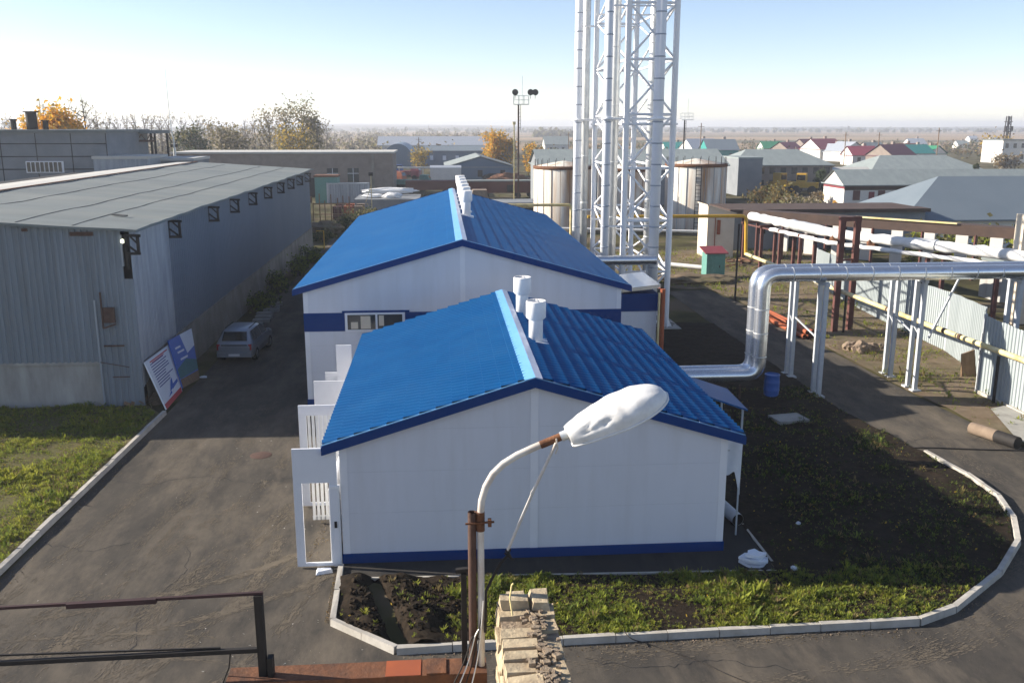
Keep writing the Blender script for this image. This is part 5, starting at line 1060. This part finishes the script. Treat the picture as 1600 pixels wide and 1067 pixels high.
hs = [('white house with bright green roof above the hipped block', 1203,244,7,'lime','roof_green',.0,0), ('house with crimson roof right of the green roofed one', 1228,246,7,'brick_grey','roof_crimson',.5,0), ('white house with crimson roof left of twin gabled houses', 1283,250,9,'lime','roof_crimson',.3,0),
      ('white gabled house, left of the twin silver roofs', 1302,251,7,'lime','roof_silver',.2,1), ('white gabled house, right of the twin silver roofs', 1321,252,8,'lime','roof_silver',.2,1), ('low pink roofed house before the twin gabled houses', 1342,258,7,'lime','roof_crimson',0,0), ('house with dark plum roof right of the twin gables', 1390,262,8,'brick_grey','roof_plum',.4,0),
      ('small teal shed before the plum roofed house', 1385,266,3.5,'roof_teal','roof_teal',0,0), ('house with teal green roof above the hipped hall', 1428,254,7,'lime','roof_teal',.2,0), ('bright green roofed house right of the teal one', 1450,253,6.5,'lime','roof_green',.3,1), ('brown roofed house between plum and teal roofs', 1412,250,7,'brick_grey','red_oxide',0,0),
      ('silver barn alone in the dry field', 1428,235,7,'lime','roof_silver',0,0), ('teal walled house right behind the floodlight tower', 1122,252,9,'roof_teal','slate_blue',0,0), ('green roofed cottage left of the second floodlight tower', 1052,246,7,'lime','roof_teal',0,0), ('pale cottage among trees left of the lattice tower', 868,240,9,'lime','slate',0,0),
      ('silver roofed cottage above the grey glazed shed', 1092,250,9,'lime','roof_silver',.2,0), ('white barn far across the field at right', 1518,222,5.5,'lime','roof_silver',0,0), ('small white barn right of the far field barn', 1552,224,5,'lime','roof_silver',0,0), ('plum roofed cottage behind the crimson roofs', 1262,243,8,'brick_grey','roof_plum',.3,0),
      ('white cottage far right before the apartment blocks', 1500,232,5,'lime','slate',0,0), ('pale cottage by the woods left of centre', 735,246,7,'lime','slate',.2,0), ('silver roofed cottage left of the yellow poplars', 705,244,8,'brick_grey','roof_silver',0,0), ('grey cottage between the plum house and field barn', 1360,247,7,'plaster_pale','slate',.3,0)]
for lb, px, py, w_, wm, rm, rz, ax in hs:
    c = G(px, py); s = 1.0; house('village_house', lb, c.x, c.y, w_*s, w_*s*1.05, w_*.36*s, w_*.33*s, wm, rm, rz=rz, axis='y' if ax else 'x', win=2, group='village houses')
# floodlight towers
def floodlight(label, x, y, h, w_, mc, lamps):
    t = thing('floodlight_tower', label, 'floodlight tower', (x,y,0))
    m = MB(); m.bar((x,y,0), (x,y,h-2.1), .22); m.bar((x+.3,y,h-5.5), (x+.3,y,h-2.1), .06)
    for k in range(6): m.bar((x,y,h-5.2+k*.5), (x+.3,y,h-5.2+k*.5), .04)
    m.build('mast', mc, t)
    m = MB(); z0 = h-2.1
    m.box(x-w_*.32,x+w_*.68,y-.5,y+.5,z0,z0+.1)
    for dx in (-.32,.02,.36,.68): m.bar((x+w_*dx,y-.5,z0), (x+w_*dx,y-.5,z0+1.25), .06); m.bar((x+w_*dx,y+.5,z0), (x+w_*dx,y+.5,z0+1.25), .06)
    for z in (.65,1.25): m.bar((x-w_*.32,y-.5,z0+z), (x+w_*.68,y-.5,z0+z), .05); m.bar((x-w_*.32,y+.5,z0+z), (x+w_*.68,y+.5,z0+z), .05)
    m.bar((x+w_*.25,y,z0), (x+w_*.25,y,h+1.8), .05); m.build('platform', 'galv', t)
    for dx in lamps: m = MB(); m.tube([(x+dx,y-.75,h-.45), (x+dx,y-.25,h-.4)], .42, 16); m.bar((x+dx,y-.3,z0+.8), (x+dx,y-.3,h-.4), .06); m.build('floodlight', 'black_steel', t)
floodlight('tall floodlight tower with three dark round lamps left of the chimneys', 11.0, 133, 15.0, 2.1, 'rust_brown', (-.5, 1.65, 2.3))
floodlight('smaller lattice floodlight tower right of the chimneys', 45.6, 175, 13.2, 2.2, 'black_steel', ())
m = MB(); m.bar((10.0,128,0), (10.0,128,10.2), .16); m.box(9.8,10.2,127.8,128.2,10.2,10.6); solo(m, 'concrete_pole', 'yellow_pale', 'pale concrete pole beside the tall floodlight tower', 'pole')
t = thing('telecom_tower', 'dark lattice telecom tower at the far right horizon', 'tower', (205, 330, 0)); m = MB()
for a, b in ((-.9,-.9), (.9,-.9), (.9,.9), (-.9,.9)): m.bar((205+a,330+b,0), (205+a*.6,330+b*.6,13.5), .28)
for k in range(8): z = k*1.7; s_ = .9-.35*z/13.5; m.bar((205-s_,330-s_,z), (205+s_,330-s_,z+1.7), .14); m.bar((205+s_,330-s_,z), (205-s_,330-s_,z+1.7), .14)
m.build('lattice', 'black_steel', t); m = MB(); m.box(204,206,329,331,8.0,8.3); m.box(203.6,204,329,330,8.3,10); m.box(206,206.4,329,330,8.3,10); m.box(204,206,329,331,11.5,11.7); m.build('antenna', 'black_steel', t)
for i, (px, h) in enumerate(((888,7), (1093,9), (655,6), (1318,7), (1370,7), (1462,8))):
    c = G(px, 258); m = MB(); m.bar((c.x,c.y,0), (c.x,c.y,h*1.2), .18); m.bar((c.x-.8,c.y,h*1.1), (c.x+.8,c.y,h*1.1), .1)
    solo(m, 'utility_pole', 'wood', ['utility pole just left of the lattice chimneys', 'utility pole right of the second floodlight tower', 'utility pole above the arched hangar', 'utility pole before the twin gabled houses', 'utility pole left of the plum roofed house', 'utility pole right of the bright green roof'][i], 'pole')

# ------------------------------------------------------------------ trees
def tree(name, label, x, y, h, w_, kind, n, leaf, mats, group=None, nl=26, form='round'):
    t = thing(name, label, 'tree', (x,y,0), 0, group); m = MB(); base = Vector((x,y,0)); r0 = max(.12, h*.018)
    tp = [base, base+Vector((.02*h*rng.normal(), 0, h*.35)), base+Vector((.03*h*rng.normal(), 0, h*.7)), base+Vector((0,0,h*.97))]
    m.tube(tp, [r0, r0*.75, r0*.4, .02], 7); m.build('trunk', 'bark', t)
    ends = []; m = MB()
    for i in range(nl):
        f = .22+.74*(i+.5)/nl; a = rng.uniform(0, 6.28)
        if form == 'poplar': L = w_*.5*(1-.75*abs(f-.45)**1.3)*rng.uniform(.5,1); up = L*1.6
        elif form == 'cone': L = w_*.5*(1.05-f)*rng.uniform(.75,1.1); up = L*.35
        else: L = w_*.5*math.sqrt(max(.05, 1-((f-.55)/.5)**2))*rng.uniform(.55,1.1); up = L*.75
        s_ = base+Vector((0,0,h*f*.86)); e = s_+Vector((math.cos(a)*L, math.sin(a)*L, up)); md = s_.lerp(e, .5)+Vector((0,0,-L*.06))
        if e.z > h*1.03: e.z = h*rng.uniform(.9,1.02)
        m.tube([s_, md, e], [r0*.32, r0*.2, .02], 5); ends += [md, e, md.lerp(e, .5)]
        if kind == 'bare':
            for k in range(7):
                q = s_.lerp(e, rng.uniform(.25,1)); v = Vector(rng.normal(size=3)); v.z = abs(v.z)+.5; v.normalize(); q2 = q+v*L*rng.uniform(.25,.6); m.tube([q, q2], [.035,.012], 4, False)
                for kk in range(3): v2 = (v+Vector(rng.normal(size=3))*.6).normalized(); qq = q.lerp(q2, rng.uniform(.3,1)); m.tube([qq, qq+v2*L*.28], [.02,.008], 3, False)
                ends.append(q2)
    m.build('limbs', 'twig' if kind == 'bare' else 'bark', t)
    E_ = np.array([tuple(e) for e in ends]); idx = rng.integers(0, len(E_), n)
    sp = w_*(.085 if kind == 'bare' else .105); pts = E_[idx]+rng.normal(size=(n,3))*[sp, sp, sp*1.15]; pts[:,2] = np.maximum(pts[:,2], h*.06)
    fast('crown', leaves(pts, leaf), 4, mats, t, mi=rng.integers(0, len(mats), n)); return t
def tp(px, ptop, Y): a = GY(px, ptop, Y); return a.x, Y, a.z
for lb, px, pt_, Y, w_, kind, n, lf, mats, form in (
    ('tall bare tree with sparse leaves right of the yellow tree', 125,140,125,4.8,'bare',420,.13,['leaf_dun','leaf_olive'],'round'),
    ('bare tree behind the thick dark flue', 60,144,125,4.6,'bare',300,.13,['leaf_dun','twig'],'round'),
    ('smaller bare tree right of the tall bare one', 148,165,128,3.2,'bare',260,.13,['leaf_dun','leaf_olive'],'round'),
    ('bright yellow conical tree, tallest yellow one over the hall roof', 88,154,110,7.5,'leaf',9000,.24,['leaf_yellow','leaf_yellow','leaf_gold'],'cone'),
    ('yellow tree between the two dark flues', 70,170,110,5.0,'leaf',3500,.18,['leaf_yellow','leaf_yellow','leaf_gold'],'round'),
    ('small yellow tree left of the thick flue', 39,174,110,4.6,'leaf',3000,.18,['leaf_yellow','leaf_gold'],'round'),
    ('yellow orange tree right of the tallest yellow one', 103,180,112,4.4,'leaf',3000,.18,['leaf_yellow','leaf_rusty'],'round'),
    ('tall dun poplar, right trunk of the big cluster behind brick hall', 470,163,180,7.0,'leaf',1400,.24,['leaf_dun','leaf_olive','leaf_olive'],'poplar'),
    ('tall dun poplar, middle trunk of the big cluster behind brick hall', 446,168,182,5.5,'leaf',850,.24,['leaf_dun','leaf_dun','leaf_olive'],'poplar'),
    ('dun poplar at the left of the big cluster behind brick hall', 418,172,184,6.0,'leaf',750,.24,['leaf_dun','leaf_dun','leaf_olive'],'poplar'),
    ('leafy dun tree at the right edge of the big cluster', 487,182,178,5.0,'leaf',1500,.26,['leaf_olive','leaf_dun'],'poplar'),
    ('low olive tree at the foot of the big cluster', 456,200,172,7.0,'leaf',1500,.26,['leaf_olive','leaf_gold'],'round'),
    ('dark green tree right of the slim steel mast', 296,196,170,5.6,'leaf',2400,.26,['leaf_green','leaf_green','leaf_olive'],'round'),
    ('dun bushy tree left of the big cluster', 342,193,176,6.2,'leaf',1800,.26,['leaf_dun','leaf_olive'],'round'),
    ('dun bushy tree between the green tree and big cluster', 368,198,180,5.6,'leaf',1500,.26,['leaf_dun','leaf_olive'],'round'),
    ('bright gold tree, largest before the field left of floodlight tower', 773,205,195,5.0,'leaf',3000,.26,['leaf_yellow','leaf_gold','leaf_gold'],'round'),
    ('gold tree right beside the largest gold one', 795,216,196,3.9,'leaf',1800,.26,['leaf_gold','leaf_yellow','leaf_dun'],'round'),
    ('gold tree right of the tall floodlight tower', 833,224,180,3.8,'leaf',1800,.24,['leaf_gold','leaf_yellow','leaf_olive'],'round'),
    ('low gold tree left of the long glazed shed', 848,232,176,2.8,'leaf',1000,.24,['leaf_gold','leaf_olive'],'round'),
    ('small olive tree right of the arched hangar', 655,238,215,4.4,'leaf',900,.28,['leaf_olive','leaf_gold'],'round'),
    ('dark green spruce by the long white house gable', 1285,262,138,2.6,'leaf',1500,.2,['leaf_green'],'cone'),
    ('dark spruce before the hipped hall at right', 1527,250,140,1.8,'leaf',900,.18,['leaf_green'],'cone'),
    ('rusty gold tree by the apartment blocks', 1560,224,262,9.0,'leaf',1400,.4,['leaf_rusty','leaf_gold'],'round'),
    ('second rusty tree right of the hipped hall', 1572,250,215,6.0,'leaf',900,.35,['leaf_rusty','leaf_dun'],'round'),
    ('small gold sapling at the white gable end', 1305,313,104,1.3,'leaf',500,.12,['leaf_yellow','leaf_gold'],'cone'),
    ('thin rusty tree before the white gable', 1278,302,118,1.5,'leaf',350,.16,['leaf_rusty','leaf_dun'],'round'),
    ('thin dun tree left of the white gable', 1292,304,120,1.4,'leaf',350,.16,['leaf_gold','leaf_dun'],'round')):
    x, y, h = tp(px, pt_, Y); tree('tree', lb, x, y, h, w_, kind, n, lf, mats, form=form, nl=22 if kind != 'bare' else 16)
# thin row of bare trees along the left horizon: separate trees
first = None
for i in range(16):
    px = [4, 18, 170, 182, 196, 210, 224, 236, 250, 262, 282, 308, 326, 380, 394, 508][i]; Y = 200+17*math.sin(i*2.1); pt_ = 182+8*math.sin(i*1.3); x, y, h = tp(px, pt_, Y)
    lab = '%s bare tree from the left in the row along the left horizon' % ['first','second','third','fourth','fifth','sixth','seventh','eighth','ninth','tenth','eleventh','twelfth','thirteenth','fourteenth','fifteenth','sixteenth'][i]
    if i % 4 == 0: first = tree('tree', lab, x, y, h, 4.2, 'bare', 90, .20, ['leaf_dun','twig','leaf_olive'], group='bare trees on the left horizon', nl=14, form='poplar')
    else: c = copy_tree(first, lab, (x,y,0), rng.uniform(0,6))
# far woods and hedges: uncountable
def far_wood(name, label, n, fx, hh, leafs, mats, size):
    P = []
    for i in range(n):
        x, y, z = fx(); h = hh*rng.uniform(.5,1.2); k = leafs; q = rng.normal(size=(k,3))*[h*.26, h*.26, h*.24]+[x, y, z+h*.5]; q[:,2] = np.maximum(q[:,2], .1); P.append(q)
    P = np.concatenate(P); o = fast(name, leaves(P, size), 4, mats, mi=rng.integers(0, len(mats), len(P))); return tag(o, label, 'woods', kind='stuff')
def fx1(): y = 270*(4.2)**rng.uniform(0,1); x = rng.uniform(-.62, .06)*y+rng.normal()*4; return x, y, 0
far_wood('far_woods', 'hazy brown woods filling the plain behind the left halls', 1300, fx1, 5.2, 34, ['wood_far','leaf_olive','leaf_dun','wood_far'], .75)
def fx2():
    y = rng.choice([285, 320, 360, 410, 470])+rng.normal()*9; x = rng.uniform(.08, .62)*y+rng.normal()*5; return x, y, 0
far_wood('far_woods', 'low hedges and garden trees among the village houses', 430, fx2, 3.0, 26, ['wood_far','leaf_olive','leaf_rusty','leaf_green'], .5)
def fx3():
    y = rng.choice([900, 1500, 2050], p=[.12,.28,.6])+rng.normal()*14; x = (rng.uniform(-.45, .75) if y > 1200 else rng.uniform(.1,.22))*y; return x, y, 0
far_wood('far_woods', 'thin dark shelterbelt lines across the distant plain', 1300, fx3, 6.5, 16, ['wood_far','leaf_olive'], 2.2)

# ------------------------------------------------------------------ foreground roof edge: lamp, railing, wall, beam
Y6 = 6.0
m = MB(); m.box(-6.2,.26,4.4,5.86,5.9,6.06); m.box(-6.2,.26,4.2,5.0,0,5.9); solo(m, 'roof_ledge', 'concrete', 'pale concrete ledge under the black railing at bottom left', 'ledge')
m = MB(); m.box(-1.56,.27,5.90,6.10,6.20,6.215); m.box(-1.56,.27,6.085,6.10,6.06,6.20); m.box(-1.56,.27,5.90,5.915,6.06,6.20); m.box(-.16,-.02,5.905,6.095,6.216,6.226)
m.cur = 1; m.box(-.45,-.2,5.902,6.098,6.2155,6.219)
solo(m, 'channel_beam', ['rust','orange_pipe'], 'rusty steel channel beam below the lamp post', 'beam')
t = thing('railing', 'black steel railing with two rails at the bottom left', 'railing', (-1.31, 6, 6.06))
m = MB(); m.box(-1.34,-1.285,5.97,6.03,6.06,6.835); m.box(-1.275,-1.235,5.955,6.02,6.06,6.36); m.box(-1.42,-1.16,5.9,6.12,6.0,6.065); m.build('post', 'black_steel', t)
m = MB(); m.bar((-4.4,Y6,6.06), (-4.4,Y6,6.8), .06); m.build('post', 'black_steel', t)
m = MB(); m.bar((-1.28,Y6,6.845), (-4.6,Y6,6.77), .022, .02); m.bar((-2.0,Y6-.01,6.822), (-2.6,Y6-.01,6.808), .03, .035); m.build('top_rail', 'rail_maroon', t)
m = MB(); m.bar((-1.31,Y6,6.41), (-4.6,Y6,6.37), .03, .032); m.bar((-1.6,Y6+.01,6.43), (-4.6,Y6+.02,6.45), .012, .012); m.build('lower_rail', 'black_steel', t)
m = MB(); m.tube([(-1.53,Y6,6.40), (-1.55,Y6,6.28), (-1.6,Y6,6.16)], .006, 5); m.bar((-1.62,Y6,6.14), (-1.3,Y6,6.17), .03); m.build('wire', 'black_steel', t)
t = thing('street_lamp', 'worn white street lamp with dented bulbous head leaning right', 'lamp', (.235, Y6, 6.2))
crv = [(.235,6,6.02), (.236,6,6.9), (.236,6,7.36), (.245,6,7.48), (.275,6,7.585), (.325,6,7.675), (.395,6,7.745), (.49,6,7.805), (.60,6,7.855), (.70,6,7.898), (.80,6,7.935)]
m = MB(); m.tube(crv, .0245, 16); m.build('pole', 'pole_white', t)
m = MB(); m.tube([Vector(crv[8])+Vector((.05,0,.02)), Vector(crv[10])+Vector((.03,0,.012))], .028, 14); m.build('neck', 'rust', t)
m = MB(); m.tube([(.79,6,7.93), (.90,6,7.975)], .034, 14); m.build('spigot', 'galv', t)
# head: lofted shell. axis from A to B
A = Vector((.855,6.0,7.905)); B = Vector((1.53,6.06,8.205)); ax = (B-A).normalized(); L = (B-A).length; sy = Vector((0,1,0)); sy = (sy-ax*sy.dot(ax)).normalized(); up = sy.cross(ax)*-1
if up.z < 0: up = -up
roll = R(14); sy, up = sy*math.cos(roll)+up*math.sin(roll), up*math.cos(roll)-sy*math.sin(roll)
ns, nr = 40, 26
def hw(u): return .175*(min(1, (.46+.54*(u/.5)**.75)) if u < .5 else math.sqrt(max(0, 1-((u-.5)/.5)**2.6)))+.002
def hh(u): return .150*(min(1, (.72+.28*math.sin(math.pi/2*min(1, u/.42)))) if u < .42 else math.sqrt(max(0, 1-((u-.42)/.58)**2.8)))+.001
m = MB()
def HP(i, j):
    u = j/ns; a = math.pi*i/nr; c, s_ = math.cos(a), math.sin(a)
    y = -hw(u)*c; z = hh(u)*(abs(s_)**.75)
    d = 0
    for (uc, ac, ru, ra, dp) in ((.17,.62,.06,.20,.026), (.30,.50,.05,.16,.020), (.38,.62,.06,.2,.012), (.55,.95,.07,.2,.008), (.24,.85,.03,.2,.010)): d += dp*math.exp(-((u-uc)/ru)**2-((a-ac)/ra)**2)
    d *= max(0, .75+1.3*mn.noise(Vector((u*16, a*6, 4)))); d += .005*mn.noise(Vector((u*9, a*3, 1)))
    k = 1-d/max(.05, math.hypot(y, z)); p = A+ax*(u*L)+sy*y*k+up*z*k
    return tuple(p)
m.grid(HP, nr, ns, True); m._add([HP(i, 0) for i in range(nr+1)], [tuple(range(nr+1))]); hd = m.build('lamp_head', 'lamp_white', t)
m = MB()   # rim lip
rim = [A+ax*(j/ns*L)-sy*(hw(j/ns)+.004) for j in range(ns+1)]+[A+ax*(j/ns*L)+sy*(hw(j/ns)+.004) for j in range(ns, -1, -1)]
m.tube(rim+[rim[0]], .0085, 8, False); m.build('rim', 'lamp_white', hd)
m = MB(); m.grid(lambda i, j: tuple(A+ax*((.04+.95*j/ns)*L)-sy*(hw(.04+.95*j/ns)*.97*math.cos(math.pi*i/14))-up*(.05*math.sin(math.pi*i/14)*math.sin(math.pi*min(1,(.05+j/ns)))**.5 if 0 < j < ns else 0.0)), 14, ns, True); m.build('lamp_glass', 'lamp_glass', hd)
m = MB(); m.tube([(.755,6-.035,7.90), (.60,6-.03,7.55), (.42,6-.03,7.11)], .011, 8); m.tube([(.755,6-.035,7.93), (.765,6-.035,7.86), (.75,6-.03,7.82)], .006, 5); m.tube([(.60,5.97,7.553), (.59,5.97,7.53)], .013, 8); m.build('stay_rod', 'pole_white', t)
m = MB(); m.tube([(.44,5.97,7.13), (.42,5.96,7.08), (.37,5.96,7.03), (.33,5.96,6.95), (.27,5.96,6.82), (.262,5.96,6.5)], .011, 6); m.tube([(.40,5.97,7.10), (.44,5.95,7.07), (.47,5.96,7.05)], .008, 5); m.tube([(.41,5.97,7.12), (.43,5.95,7.10), (.445,5.96,7.06)], .010, 5); m.build('tie_wire', 'black_steel', t)
m = MB(); m.tube([(.235,6,7.26), (.235,6,7.40)], .031, 14); m.bar((.13,5.97,7.325), (.33,5.97,7.335), .012, .012); m.box(.285,.31,5.94,5.98,7.31,7.36); m.build('clamp', 'rust', t)
m = MB(); m.tube([(.175,6.0,5.9), (.175,6.0,6.75), (.178,6.0,7.40)], .030, 16, False); m.tube([(.175,6.0,7.2), (.178,6.0,7.40)], .025, 16, False); solo(m, 'steel_post', 'rust_brown', 'rusty brown open pipe post left of the lamp pole', 'post')
m = MB(); m.bar((.115,6.03,6.06), (.115,6.03,6.93), .055, .04); m.bar((.06,6.03,6.945), (.20,6.03,6.955), .035, .03); m.cur = 0; solo(m, 'angle_post', 'black_steel', 'short dark angle iron post left of the rusty pipe post', 'post')
t = thing('cables', 'loose thin cables hanging down the foot of the lamp pole', 'cables', (.2, 5.9, 6))
for k in range(4): m = MB(); m.tube([(.25-.01*k,5.95,6.75-.1*k), (.23-.02*k,5.93,6.5), (.20-.03*k,5.9,6.3), (.14-.05*k,5.80,6.12), (.10-.05*k,5.6,5.97)], .005, 5, True, .1); m.build('cable', 'black_steel' if k % 2 else 'galv', t)
# brick wall
t = thing('brick_wall', 'crumbling cream brick wall end in the foreground right of lamp', 'wall', (.55, 5, 0))
m = MB(); m.box(.36,.735,2.0,5.97,0,6.70); m.build('core', 'mortar', t)
m = MB(); random.seed(11)
def jb(x0, x1, y0, y1, z0, z1, j=.014, tilt=.010):
    r = lambda: random.uniform(-j, j); tz = random.uniform(-tilt, tilt); ch = .006
    m.hexa([Vector((x0+r(),y0+r(),z0)), Vector((x1+r(),y0+r(),z0)), Vector((x1+r(),y1+r(),z0)), Vector((x0+r(),y1+r(),z0)),
            Vector((x0+r()+ch,y0+r()+ch,z1+r()*.5+tz)), Vector((x1+r()-ch,y0+r()+ch,z1+r()*.5-tz)), Vector((x1+r()-ch,y1+r()-ch,z1+r()*.5-tz)), Vector((x0+r()+ch,y1+r()-ch,z1+r()*.5+tz))])
for c in range(10):            # side courses (left face and far face), upper ones visible
    z1 = 6.655-c*.075; 
    for k in range(18): y1 = 6.02-k*.255-(.12 if c % 2 else 0); jb(.335,.45,y1-.245,y1,z1-.065,z1); jb(.64,.745,y1-.245,y1,z1-.065,z1)
    for k in range(2): jb(.45+k*.1,.54+k*.1,5.92,6.03,z1-.065,z1)
y = 6.0; k = 0
while y > 2.3:
    up_ = random.uniform(-.006,.012); dz = 0 if k > 0 else -.03
    if k not in (2,): jb(.345,.575,y-.122,y,6.66,6.735+up_+dz, .009)
    if k != 3: jb(.60,.735,y-.16+.04*(k % 2),y-.01,6.66,6.73-up_+dz, .012)
    y -= .135; k += 1
jb(.36,.56,5.83,5.95,6.735,6.80); jb(.40,.56,5.96,6.06,6.70,6.765); jb(.575,.70,5.80,6.02,6.735,6.79)
m.build('bricks', 'brick_cream', t)
m = MB(); random.seed(5)
for k in range(240):
    yy = random.uniform(3.6,5.85); s_ = random.uniform(.006,.022); c = Vector((.60+random.gauss(0,.045), yy, 6.735+random.uniform(0,.012))); m.obox(c, Vector((s_,random.uniform(-s_,s_),0)), Vector((random.uniform(-s_,s_)*.6,s_*.8,0)), Vector((0,0,s_*.6)))
m.build('rubble', 'mortar', t)
m = MB(); m.tube([(.44,5.75,6.74), (.425,5.8,6.84), (.44,5.82,6.93), (.45,5.8,6.955)], .006, 5); solo(m, 'dry_stalk', 'yellow_pale', 'dry yellow stalk growing from the brick wall top', 'stalk')
# cable crossing kerb on asphalt
m = MB(); cp = [G(975,985,.19), G(985,998,.17), G(1010,1004,.012), G(1050,1018,.012), G(1095,1032,.012), G(1130,1050,.012), G(1170,1066,.012), G(1210,1085,.012)]; m.tube(cp, .011, 6, True, .2); solo(m, 'cable_or_shadow_line', 'black_steel', 'thin black cable snaking over the kerb onto asphalt', 'cable')
m = MB(); cp = [G(1405,700,.03), G(1450,699,.03), G(1530,702,.03), G(1620,704,.03)]; m.tube(cp, .02, 6, True, .2); solo(m, 'cable_or_shadow_line', 'black_steel', 'thin black line standing in for a wire shadow across the right road', 'shadow line')  # black tube added to draw the shadow of a wire on the road

# ------------------------------------------------------------------ haze
def haze():
    m = bpy.data.materials.new('haze'); m.use_nodes = True; t = m.node_tree; t.nodes.clear()
    o = t.nodes.new('ShaderNodeOutputMaterial'); v = t.nodes.new('ShaderNodeVolumePrincipled'); v.inputs['Color'].default_value = (.88, .92, 1, 1); v.inputs['Density'].default_value = .0005; v.inputs['Anisotropy'].default_value = .2
    t.links.new(v.outputs[0], o.inputs['Volume']); M['haze'] = m
    b = MB(); b.box(-5400,5400,-120,4700,-4,30); o = b.build('haze', 'haze'); o.visible_shadow = True; return tag(o, kind='stuff')
haze()
